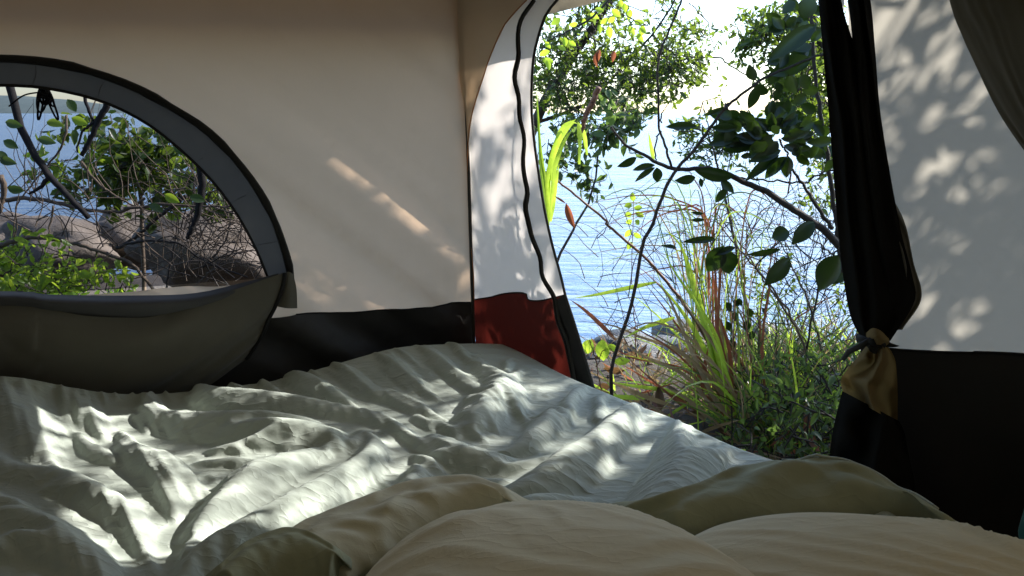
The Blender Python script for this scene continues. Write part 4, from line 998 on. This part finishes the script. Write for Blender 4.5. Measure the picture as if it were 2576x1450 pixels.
# ------------------------------------------------------------------ grasses by the door
tu = thing('strap_leaf_clump', 'tall clump of bright green strap leaves standing in the middle of the doorway', 'grass', at_y(*c4(1110, 1230), 2.95))
for pts, w, mt in [([(1125, 1150), (1050, 950), (960, 700), (880, 450), (815, 210)], .034, 'blade'), ([(1110, 1150), (1040, 980), (900, 700), (790, 540), (700, 430)], .022, 'blade'), ([(1110, 1150), (1000, 1050), (870, 780), (760, 520), (690, 440)], .02, 'deadtan'),
                   ([(1085, 1150), (1060, 900), (1055, 650), (1060, 400)], .016, 'blade'), ([(1090, 1150), (1010, 930), (930, 560), (830, 260), (720, 140)], .016, 'blade'), ([(1100, 1150), (1060, 880), (1010, 640), (1030, 380), (1100, 180)], .018, 'deadred'),
                   ([(1120, 1150), (1050, 860), (980, 660), (760, 330), (700, 110)], .014, 'blade'), ([(1130, 1140), (1060, 830), (1040, 700), (1000, 580)], .02, 'deadtan'), ([(1100, 1150), (1080, 820), (1040, 660), (1010, 600)], .015, 'deadred'),
                   ([(1080, 1150), (920, 780), (700, 650), (540, 690), (430, 780)], .009, 'deadtan'), ([(1070, 1150), (850, 830), (600, 720), (450, 660), (290, 640)], .013, 'deadtan'), ([(1080, 1160), (880, 920), (700, 860), (560, 830), (400, 745)], .014, 'deadred'),
                   ([(1070, 1240), (900, 1080), (760, 1010), (560, 980), (390, 950)], .022, 'blade'), ([(640, 1045), (520, 1040), (400, 1025)], .02, 'blade'), ([(790, 1090), (640, 1040), (500, 980), (390, 940)], .018, 'deadtan'),
                   ([(1070, 1240), (960, 1140), (840, 1040), (740, 990)], .02, 'deadtan'), ([(1060, 1250), (920, 1110), (800, 1060)], .018, 'deadtan'), ([(1200, 1180), (1120, 980), (1000, 760), (880, 600)], .013, 'deadtan'), ([(1200, 1170), (1100, 940), (920, 660), (800, 500)], .01, 'deadtan'),
                   ([(1260, 1130), (1260, 1020), (1255, 900)], .028, 'blade'), ([(790, 620), (640, 670), (520, 730)], .018, 'blade'), ([(690, 435), (520, 470), (380, 500), (250, 520)], .018, 'blade'), ([(1170, 910), (1110, 820), (1060, 740)], .013, 'deadred'), ([(930, 1030), (945, 900), (965, 780)], .018, 'deadred'),
                   ([(1270, 1080), (1250, 760), (1280, 520), (1320, 300), (1340, 160)], .012, 'deadred'), ([(480, 740), (380, 640), (300, 570), (235, 525)], .018, 'deadred'), ([(1060, 1200), (860, 940), (620, 820), (430, 700)], .016, 'deadtan')]:
    blade_px(tu, pts, 2.95 + rng.uniform(-.12, .12), w, mt)
for k in range(30):
    b = at_y(*c4(1110 + rng.gauss(0, 50), 1200), 2.95 + rng.uniform(-.15, .2)); P = arc_blade(b, rng.uniform(1.2, 4.2), rng.uniform(.3, .85), rng.uniform(.1, .6), rng.uniform(.2, 1.6))
    v, f = blade_vf(P, rng.uniform(.006, .016)); mesh('blade', v, f, M[rng.choice(['blade', 'deadtan', 'deadred', 'blade'])], tu)
t5 = thing('edge_strap_grass', 'long bright grass blades arching along the edge of the white door panel', 'grass', at_y(*c3(160, 2500), 3.1))
for pts, w in [([(150, 1500), (140, 1200), (180, 1000), (240, 830), (330, 770)], .022), ([(150, 1450), (150, 1150), (210, 930), (300, 800), (340, 800)], .022), ([(160, 1420), (190, 1100), (250, 920), (310, 830)], .018), ([(140, 1400), (110, 1150), (90, 850), (70, 560)], .018), ([(150, 1500), (140, 1250), (100, 950), (80, 640), (75, 500)], .014),
               ([(165, 1430), (200, 1180), (220, 1060)], .02), ([(140, 1380), (150, 1180), (180, 1040), (200, 960)], .02), ([(350, 1060), (355, 900), (340, 780)], .02), ([(400, 1000), (380, 860), (345, 790)], .016), ([(830, 1040), (810, 930), (795, 850)], .016)]:
    p2 = [(a, b) for a, b in pts]; blade_px(t5, [(160 if a < 345 else a, 2500)] * (1 if a == a and pts[0][1] > 1370 else 0) + p2 if False else p2, 3.1 + rng.uniform(-.08, .08), w, 'blade', c3)
stem(t5, [(160, 2500), (150, 1900), (148, 1480)], 3.1, .014, .010, 'barkred', name='stalk')
for pts in [[(470, 560), (440, 650), (400, 720), (370, 790)], [(440, 650), (380, 780), (350, 900)]]: stem(t5, pts, 3.1, .012, .006, 'barkred', name='stalk')
dst = thing('dry_stalks', 'long dry reddish stalk leaning from the red tent corner across the doorway', 'stalk', at_y(*c4(1150, 1250), 3.05))
stem(dst, [c3(215, 1170), c3(350, 1280), c3(540, 1440), c4(420, 120), c4(650, 320), c4(800, 500), c4(900, 640), c4(1010, 820), c4(1100, 980), c4(1190, 1240)], 3.05, .004, .008, 'barkred', conv=lambda x, y: (x, y), n=50, wob=.003)
leaf_px(dst, (190, 1265), (270, 1315), 14, 3.0, 'dead'); leaf_px(dst, (265, 1310), (315, 1480), 46, 3.0, 'dead', roll_=.1)
rg = thing('red_arching_grass', 'reddish dead grass arching in fine loops in front of the water', 'grass', at_y(*c4(1000, 1150), 3.2))
for pts in [[(990, 1100), (985, 500), (980, 200), (900, 60), (720, 80), (560, 200), (500, 330)], [(1000, 1100), (1010, 400), (960, 100), (840, 30), (700, 50), (500, 130)], [(1000, 1100), (990, 300), (1000, 60), (1060, 30), (1150, 100), (1230, 220)], [(990, 1100), (960, 300), (940, 0), (890, -110), (820, -230)], [(1010, 1100), (1000, 300), (1000, 0), (1010, -200)],
            [(980, 1100), (965, 400), (950, 100), (760, -10), (560, -20), (330, 20)], [(1260, 1100), (1240, 600), (1290, 350), (1350, 100), (1400, -100)], [(1400, 1150), (1400, 700), (1500, 580), (1620, 510), (1700, 500)], [(990, 1100), (970, 300), (930, 40), (800, 60), (640, 60), (480, 110), (400, 200)], [(1000, 1100), (1010, 200), (1030, -60), (1040, -150)], [(980, 1100), (940, 500), (860, 360), (740, 360), (600, 400), (530, 480)]]:
    blade_px(rg, pts, 3.2 + rng.uniform(-.1, .1), .0065, 'deadred', n=22)
for k in range(70):
    x0 = rng.uniform(850, 1250); y0 = 1100; x1 = rng.uniform(250, 1500); y1 = rng.uniform(0, 420); dx = (x1 - x0) * .25
    blade_px(rg, [(x0, y0), (x0 + dx * .3, (y0 + y1) / 2), (x0 + dx * 1.6, y1 - rng.uniform(20, 130)), (x1, y1), (x1 + dx * .25, y1 + rng.uniform(80, 220))], 3.25 + rng.uniform(-.3, .3), rng.uniform(.003, .006), rng.choice(['deadtan', 'deadtan', 'blade', 'leafshade', 'leafshade', 'deadred']), n=16)
tw = thing('bare_twig_bush', 'tangle of thin bare twigs in front of the water at the right of the door', 'bush', at_y(*c4(1500, 1200), 3.3))
for pts in [[(1590, 900), (1560, 780), (1500, 560), (1420, 380), (1330, 200)], [(1480, 1250), (1440, 900), (1480, 750), (1340, 540), (1180, 300), (1020, 80)], [(1720, 420), (1640, 310), (1560, 240), (1480, 190)], [(1090, 830), (1180, 740), (1240, 650), (1285, 595)], [(980, 950), (1040, 880), (1110, 810)], [(1320, 830), (1325, 620)], [(1230, 850), (1240, 700), (1220, 560)]]:
    stem(tw, pts, 3.2, .006, .002, 'barkgrey', conv=c4, name='twig')
mb = MB()
for k in range(230):
    x0 = rng.uniform(1150, 1720) if k % 2 else rng.uniform(300, 1700); y0 = rng.uniform(100, 950); P = [at_y(*c4(x0, y0), 3.3 + rng.uniform(-.3, .4))]
    a = rng.uniform(-2.9, -.2)
    for q in range(4):
        a += rng.uniform(-.6, .6); P.append(P[-1] + Vector((math.cos(a), rng.uniform(-.4, .4), -math.sin(a))) * rng.uniform(.04, .12))
    mb.add(tube(spline(P, 9), [.0022, .0012, .0006], 4, False))
tag(mb.build('fine_twigs', M['bark'], tw), kind='stuff')
crown(tw, [(*c4(x, y), 3.3 + rng.uniform(-.2, .3), .13, 36) for x, y in [(1500, 480), (1600, 560), (1700, 520), (1350, 300), (1430, 620), (1250, 480), (1150, 560), (1680, 680), (1720, 600)]], .025, 'leaf', 'small', 40, .5, 341, clump=.05, twigs=False)
# heart-leaf climber
hc = thing('heart_leaf_climber', 'little climber with heart shaped leaves in the centre right of the doorway', 'climber', at_y(*c4(1150, 1200), 3.1))
stem(hc, [(1150, 1200), (1120, 900), (1090, 700), (1100, 560), (1140, 510)], 3.1, .003, .0015, 'bark', conv=c4)
for a, b, w in [((1100, 530), (1130, 560), 34), ((1130, 520), (1140, 560), 30), ((1060, 540), (1090, 590), 40), ((1180, 570), (1195, 620), 40), ((1110, 590), (1105, 640), 34), ((1160, 640), (1180, 690), 44), ((1080, 740), (1110, 790), 44), ((1200, 690), (1190, 740), 36), ((1250, 570), (1270, 600), 26), ((1060, 640), (1080, 690), 40)]:
    leaf_px(hc, a, b, w, 3.1, 'broad', c4)
# dark grassy bank at the lower right of the doorway
k = 0
spots = [((1380, 1050), 3.3, 'grass tuft with straw tips just right of the strap leaf clump'), ((1500, 900), 3.7, 'dark grass tuft in the middle of the bank by the door'), ((1620, 1000), 3.3, 'dark grass tuft right beside the ochre cloth skirt'), ((1560, 1250), 2.95, 'lowest grass tuft on the bank next to the black door skirt'),
         ((1700, 720), 3.9, 'fine leaved grass tuft high on the bank beside the door flap'), ((1300, 1280), 3.0, 'short grass tuft at the duvet edge below the strap leaves'), ((620, 1000), 3.5, 'thin straw grass tuft on the stony ground at the left of the door'), ((800, 900), 4.2, 'sparse grass tuft on the stony slope below the water'), ((330, 760), 3.9, 'fine green grass tuft beside the red tent corner'), ((1680, 1180), 3.0, 'shaded grass tuft half behind the black door skirt')]
for (c, dep, lab) in spots:
    px, py = c4(*c); b = at_ground(px, py); b.z = gz(b.x, b.y); lf = c[0] < 900
    tuft('grass_tuft', lab, b, 12 if lf else 34, .5 if lf else .55, .005 if lf else .009, ['deadtan', 'blade', 'leafshade'] if lf else ['blade', 'leafshade', 'leafshade', 'deadtan', 'leafshade'], 'grass tufts on the bank outside the door', spread=.12)
bk = thing('bank_undergrowth', 'dark leafy undergrowth covering the bank at the lower right of the doorway', 'undergrowth', at_y(*c4(1500, 1100), 3.4))
BK = []
for k in range(64):
    x = rng.uniform(1180, 1780); y = rng.uniform(max(820, 1000 - (x - 1180) * .5), 1400); px, py = c4(x, y); p = at_ground(px, py, rng.uniform(.03, .30))
    if (p - C0).dot(inB) > -.2: continue
    BK.append((px, py, p.y, .15, 20))
crown(bk, BK, .036, 'leafshade', 'shade', 150, .4, 351, clump=.07)
for k in range(190):
    x = rng.uniform(460, 1700); y = rng.uniform(960, 1330); b = at_ground(*c4(x, y), .01)
    if (b - C0).dot(inB) > -.12: continue
    az = rng.uniform(0, 6.28); P = arc_blade(b, az, rng.uniform(.15, .45), rng.uniform(.9, 1.5), rng.uniform(-.2, .5))
    v, f = blade_vf(P, rng.uniform(.006, .016)); mesh('straw', v, f, M[rng.choice(['deadtan', 'deadtan', 'deadred', 'blade'])], bk)
for mt in ('leafshade', 'deadtan', 'blade', 'leafdark'):
    gb = MB()
    for k in range(150):
        x = rng.uniform(1150, 1780); y = rng.uniform(max(800, 980 - (x - 1150) * .5), 1400); b = at_ground(*c4(x, y), .0)
        if (b - C0).dot(inB) > -.14: continue
        gb.add(blade_vf(arc_blade(b, rng.uniform(0, 6.28), rng.uniform(.15, .5), rng.uniform(.05, .8), rng.uniform(.1, 1.6), 7), rng.uniform(.004, .010)))
    tag(gb.build('thin_grass', M[mt], bk), kind='stuff')
for pts, w in [([(1480, 1130), (1490, 1220), (1530, 1300), (1560, 1350)], .034), ([(1520, 1150), (1480, 1200), (1500, 1290)], .022), ([(1400, 1200), (1340, 1260), (1290, 1300)], .02), ([(1330, 1330), (1420, 1330), (1520, 1370)], .016)]:
    blade_px(bk, pts, 2.45, w, 'deadred')

# ------------------------------------------------------------------ shore stones
def stone(name, label, c, r, mat, seed, group=None, cat='rock', sub=3, sq=(1, 1, .7)):
    import bmesh
    bm = bmesh.new(); bmesh.ops.create_icosphere(bm, subdivisions=sub, radius=1)
    V = np.array([v.co[:] for v in bm.verts]); Fc = [[v.index for v in f.verts] for f in bm.faces]; bm.free()
    k = 1 + .45 * noise2(V[:, 0] * 1.3 + seed, V[:, 1] * 1.3 + V[:, 2] * 1.7, seed) + .22 * noise2(V[:, 0] * 3 + seed, V[:, 2] * 3 + V[:, 1] * 2, seed + 1) + .08 * noise2(V[:, 0] * 8, V[:, 2] * 8 + V[:, 1] * 5 + seed, seed + 2)
    V = V * k[:, None] * np.array(sq) * r
    o = mesh(name, V + np.array(c), Fc, M[mat], None, True, loc=c); return tag(o, label, cat, group)
for (x, y, dep, r, lab) in [(560, 800, 7.0, .30, 'dark wet stone above the pale leaf seedling near the water'), (760, 770, 7.6, .34, 'dark wet stone at the waterline left of the strap leaf clump'), (900, 580, 8.6, .55, 'largest dark boulder in the shallows behind the strap leaf clump'),
                            (1290, 790, 7.2, .36, 'bluish wet stone at the waterline right of the strap leaf clump'), (660, 900, 6.0, .20, 'small grey stone on the slope under the dry stalk'), (820, 860, 6.2, .24, 'middle grey stone on the slope left of the strap leaf clump'), (480, 900, 5.6, .2, 'small dark stone beside the tent corner'), (1180, 860, 6.6, .26, 'half hidden dark stone behind the heart leaf climber')]:
    p = at_y(*c4(x, y), dep); p.z = max(gz(p.x, p.y), SEA - .1) + r * .25
    stone('shore_stone', lab, p, r, 'rockdark', int(x), 'stones along the shore')
pv = []; pf = []
mb = MB(); ico = None
import bmesh as _bm
bm = _bm.new(); _bm.ops.create_icosphere(bm, subdivisions=1, radius=1); IV = np.array([v.co[:] for v in bm.verts]); IF = [[v.index for v in f.verts] for f in bm.faces]; bm.free()
for k in range(1900):
    x = rng.uniform(-3.5, 5); y = rng.uniform(4.2, 10.0); z = gz(x, y)
    if z < SEA - .15: continue
    r_ = rng.uniform(.02, .09) * (1 + .6 * (y > 6.5)); q = IV * (1 + nrng.uniform(-.25, .25, (len(IV), 1))) * r_ * np.array([1, 1, .6]) + np.array([x, y, z])
    mb.add((list(q), IF))
tag(mb.build('shore_pebbles', M['rockdark'], None, False), 'loose grey pebbles and cobbles scattered down the slope to the water', 'pebbles', kind='stuff')
# litter of dead leaves and twigs on the ground outside
c = []
for k in range(5200):
    x = rng.uniform(-6.5, 4.5); y = rng.uniform(2.2, 8.5)
    if (Vector((x, y, 0)) - Vector((C0.x, C0.y, 0))).dot(inA) > -.1 and (Vector((x, y, 0)) - Vector((C0.x, C0.y, 0))).dot(inB) > -.1: continue
    c.append((x, y, gz(x, y) + rng.uniform(.0, .04)))
v, f = leaves_np(np.array(c), .09, .4, 401); tag(mesh('leaf_litter', v, f, M['litter']), 'dead brown leaves littering the ground outside the tent', 'leaf litter', kind='stuff')

# ------------------------------------------------------------------ seen through the side window
bl = thing('leaning_tree', 'tree with thick dark crooked limbs crossing the side window', 'tree', (-2.6, 4.6, gz(-2.6, 4.6)))
stem(bl, [(-260, 1500), (-200, 700), (-60, 250), (20, 330), (60, 470), (110, 640), (200, 800), (280, 900), (430, 1050)], 4.3, .032, .016, 'barkshade', conv=c1, name='limb', n=40)
stem(bl, [(230, 860), (200, 900), (140, 940)], 4.3, .014, .006, 'barkshade', conv=c1, name='limb')
stem(bl, [(560, 380), (520, 500), (470, 600), (430, 690), (390, 755)], 4.4, .022, .012, 'barkshade', conv=c1, name='limb')
stem(bl, [(470, 580), (400, 640), (370, 740)], 4.4, .009, .005, 'barkshade', conv=c1, name='limb')
stem(bl, [(930, 600), (970, 720), (980, 860), (960, 1020), (905, 1155)], 4.2, .026, .012, 'barkshade', conv=c1, name='limb')
stem(bl, [(400, 420), (430, 540), (460, 600)], 4.4, .010, .006, 'barkshade', conv=c1, name='limb')
for k, (x, y, a) in enumerate([(350, 490, 1.2), (250, 600, .1), (370, 580, .4), (210, 680, .2), (40, 690, .5), (50, 600, .2), (10, 740, 1), (20, 780, .2), (870, 700, 1.3), (60, 920, .1), (820, 950, .6), (1080, 900, 1.1), (1190, 1060, .4), (740, 1000, .4), (940, 960, .2)]):
    leaf_px(bl, (x - 25, y - 10), (x + 55 * math.cos(a), y + 55 * math.sin(a)), 44, 4.1, 'bright' if k in (1, 2, 10, 11) else 'shade', c1)
bsh = thing('window_bush', 'leafy green bush in the middle of the side window in front of the blue water', 'bush', (-2.0, 5.6, gz(-2.0, 5.6)))
stem(bsh, [(700, 1500), (690, 1200), (680, 950), (620, 800), (560, 700)], 5.6, .016, .006, 'barkgrey', conv=c1)
stem(bsh, [(680, 950), (760, 820), (800, 740)], 5.6, .010, .004, 'barkgrey', conv=c1)
crown(bsh, [(*c1(x, y), 5.3, .12, 30) for x, y in [(250, 790), (280, 830), (640, 860), (740, 800), (800, 960), (1090, 910), (600, 760)]], .075, 'leafbright', 'bright', 60, .5, 415, clump=.08, bark='barkgrey')  # brighter leaf colour puts sunlight into part of the bush
crown(bsh, [(*c1(x, y), 5.5 + rng.uniform(-.3, .3), r_, c_) for x, y, r_, c_ in [(560, 700, .2, 110), (660, 730, .2, 130), (760, 740, .2, 120), (620, 830, .2, 120), (720, 850, .2, 130), (500, 780, .16, 70), (850, 800, .14, 60), (900, 860, .14, 60), (560, 930, .16, 60), (480, 880, .14, 50), (1050, 870, .14, 60), (1120, 960, .14, 50), (420, 900, .12, 40), (300, 800, .12, 30), (330, 560, .12, 24), (700, 690, .12, 40)]],
      .085, 'leaf', 'small', 200, .5, 411, clump=.09, bark='barkgrey')
br = thing('bare_branch_thicket', 'sunlit bare branches tangled low in the side window in front of the boulders', 'thicket', (-2.4, 5.0, gz(-2.4, 5.0)))
for pts, r0, mt in [([(-200, 980), (0, 970), (150, 960), (300, 990), (450, 1020), (600, 1020), (700, 960)], .018, 'barkgrey'), ([(-100, 1230), (60, 1170), (200, 1150), (400, 1190), (520, 1230), (640, 1280), (700, 1350), (760, 1430)], .018, 'barkgrey'), ([(900, 950), (780, 1040), (650, 1150), (560, 1200)], .014, 'bark'), ([(560, 1200), (680, 1170), (850, 1175), (950, 1240), (1050, 1290), (1200, 1340)], .010, 'bark'),
                    ([(390, 780), (480, 890), (560, 950), (680, 1010), (780, 1030)], .008, 'barkgrey'), ([(320, 560), (320, 640), (290, 720), (230, 800), (150, 900), (80, 1000), (60, 1200)], .007, 'barkgrey'), ([(600, 1010), (800, 990), (1000, 1000), (1200, 990)], .010, 'barkgrey'), ([(980, 1300), (1080, 1180), (1110, 1090), (1130, 1000)], .008, 'bark'), ([(1000, 1330), (1100, 1240), (1180, 1190)], .007, 'barkgrey'), ([(0, 850), (20, 920), (0, 1030)], .02, 'barkgrey'),
                    ([(950, 1380), (1040, 1300), (1150, 1270), (1260, 1300)], .006, 'barkgrey'), ([(260, 1000), (240, 1100), (230, 1170)], .007, 'barkgrey'), ([(800, 1420), (820, 1300), (840, 1200), (860, 1050)], .008, 'bark'), ([(120, 1300), (300, 1240), (420, 1260)], .007, 'barkgrey')]:
    stem(br, pts, 4.9 + rng.uniform(-.2, .2), r0, r0 * .5, mt, c1, 'branch')
mb = MB(); mb2 = MB()
for k in range(240):
    x0 = rng.uniform(850, 1300) if k % 2 else rng.uniform(0, 1250); y0 = rng.uniform(900, 1400) if k % 2 else rng.uniform(900, 1350); P = [at_y(*c1(x0, y0), 4.9 + rng.uniform(-.4, .5))]; a = rng.uniform(-3.1, 0)
    for q in range(4):
        a += rng.uniform(-.7, .7); P.append(P[-1] + Vector((math.cos(a), rng.uniform(-.4, .4), -math.sin(a))) * rng.uniform(.06, .2))
    (mb if k % 3 else mb2).add(tube(spline(P, 9), [.004, .0022, .001], 4, False))
tag(mb.build('fine_twigs', M['barkgrey'], br), kind='stuff'); tag(mb2.build('dark_twigs', M['bark'], br), kind='stuff')
for (x, y, dep, r, lab) in [(1010, 1230, 6.4, .42, 'large tan boulder low at the right of the side window'), (300, 1200, 7.0, .42, 'broad pale boulder behind the branches in the middle of the side window'), (1160, 1130, 7.8, .40, 'tan boulder at the right rim of the side window'), (640, 1170, 7.4, .40, 'tan boulder behind the leafy green bush in the side window'), (50, 1180, 8.0, .42, 'tan boulder at the far left of the side window')]:
    p = at_y(*c1(x, y), dep); stone('boulder', lab, p, r, 'rock', int(x) + 7, 'boulders on the shore beyond the side window', sub=4, sq=(1.25, 1, .75))
gc = thing('sunlit_ground_cover', 'sunlit green leafy plants along the lower rim of the side window', 'plant', (-2.6, 4.9, gz(-2.6, 4.9)))
crown(gc, [(*c1(x, y), 4.9 + rng.uniform(-.3, .4), .2, 120) for x, y in [(60, 1340), (160, 1310), (260, 1370), (450, 1400), (100, 1420), (300, 1430), (0, 1300), (560, 1420), (200, 1440)]], .06, 'leafbright', 'bright', 160, .5, 421, clump=.09)

# cord bundle hanging at the top of the window
cb = thing('guyline_bundle', 'black guy cord hanked and hanging at the top of the side window', 'cord', onA(112, 222, -.03))
P0_ = onA(110, 212, -.03)
for k in range(7):
    a0 = rng.uniform(0, 6.28); Lk = rng.uniform(.05, .10); w = rng.uniform(.003, .014)
    pts = [P0_ + dA * (w * math.sin(t_) * (1 if k % 2 else -1) + (k - 3) * .004 * (1 - math.cos(t_))) + Vector((0, 0, -Lk * (1 - math.cos(t_)) / 2)) + inA * (.008 * math.sin(t_ + a0)) for t_ in np.linspace(0, 2 * math.pi, 26)]
    MB().add(tube(pts, .0028, 6)).build('loop', M['cord'], cb)
MB().add(tube([P0_ + dA * (.012 * math.cos(t_)) + inA * .012 * math.sin(t_) + Vector((0, 0, -.02 - .0022 * t_)) for t_ in np.linspace(0, 6.28 * 2, 40)], .003, 6)).build('wrap', M['cord'], cb)
MB().add(tube(spline([P0_ + Vector((0, 0, -.02)), P0_ + dA * .05 + Vector((0, 0, -.03)), P0_ + dA * .09 + Vector((0, 0, -.06))], 14), .0022, 5)).build('loose_end', M['cord'], cb)

# ------------------------------------------------------------------ the tree that dapples the tent (stands to the right of the door, towards the sun)
sh_t = thing('shade_tree', 'broad leaved tree standing to the right of the tent, dappling it with shade', 'tree', (5.2, 4.6, gz(5.2, 4.6)))
tb = Vector((5.2, 4.6, gz(5.2, 4.6) - .1))
MB().add(tube(spline([tb, tb + Vector((-.1, -.05, 1.2)), tb + Vector((-.35, -.1, 2.4)), tb + Vector((-.5, -.1, 3.6)), tb + Vector((-.6, 0, 4.8))], 20), [.13, .1, .085, .06, .03], 10)).build('trunk', M['barkgrey'], sh_t)
U = Vector((0, 0, 1)).cross(SUN_DIR).normalized(); Vv = SUN_DIR.cross(U).normalized()
ctr = Vector((.75, 1.9, .85))
C = []; r_ = np.random.default_rng(77); twm = MB()
for k in range(900):
    a = r_.uniform(-1.9, 1.3); b = r_.uniform(-1.25, 1.35); dd = r_.uniform(2.7, 4.2) if a > 0 else r_.uniform(1.9, 3.4)
    if noise2(np.array(a * 2.2), np.array(b * 2.2), 88) > .10 or (a > .75 and r_.uniform() < .5) or (0 < a < .75 and r_.uniform() < .34): continue
    q = np.array(ctr + U * a + Vv * b + SUN_DIR * dd)
    k2 = int(r_.integers(5, 11)); dv_ = r_.normal(size=3); dv_ /= np.linalg.norm(dv_); t_ = r_.uniform(-1, 1, k2)[:, None]
    C.append(q + dv_ * t_ * .14 + r_.normal(size=(k2, 3)) * .035)
    if k % 3 == 0:
        hub = np.array(tb + Vector((-.4, -.1, 2.2 + r_.uniform(0, 1.6))))
        twm.add(tube(spline([hub, hub * .5 + q * .5 + r_.normal(size=3) * .15, q], 10), [.016, .008, .003], 5, False))
    else: twm.add(tube(spline([q - dv_ * .3, q, q + dv_ * .2], 6), [.004, .003, .001], 4, False))
C = np.concatenate(C); v, f = leaves_np(C, .105, .5, 501, .3)
tag(mesh('foliage', v, f, M['leafshade'], sh_t), kind='stuff'); tag(twm.build('branches', M['barkgrey'], sh_t), kind='stuff')
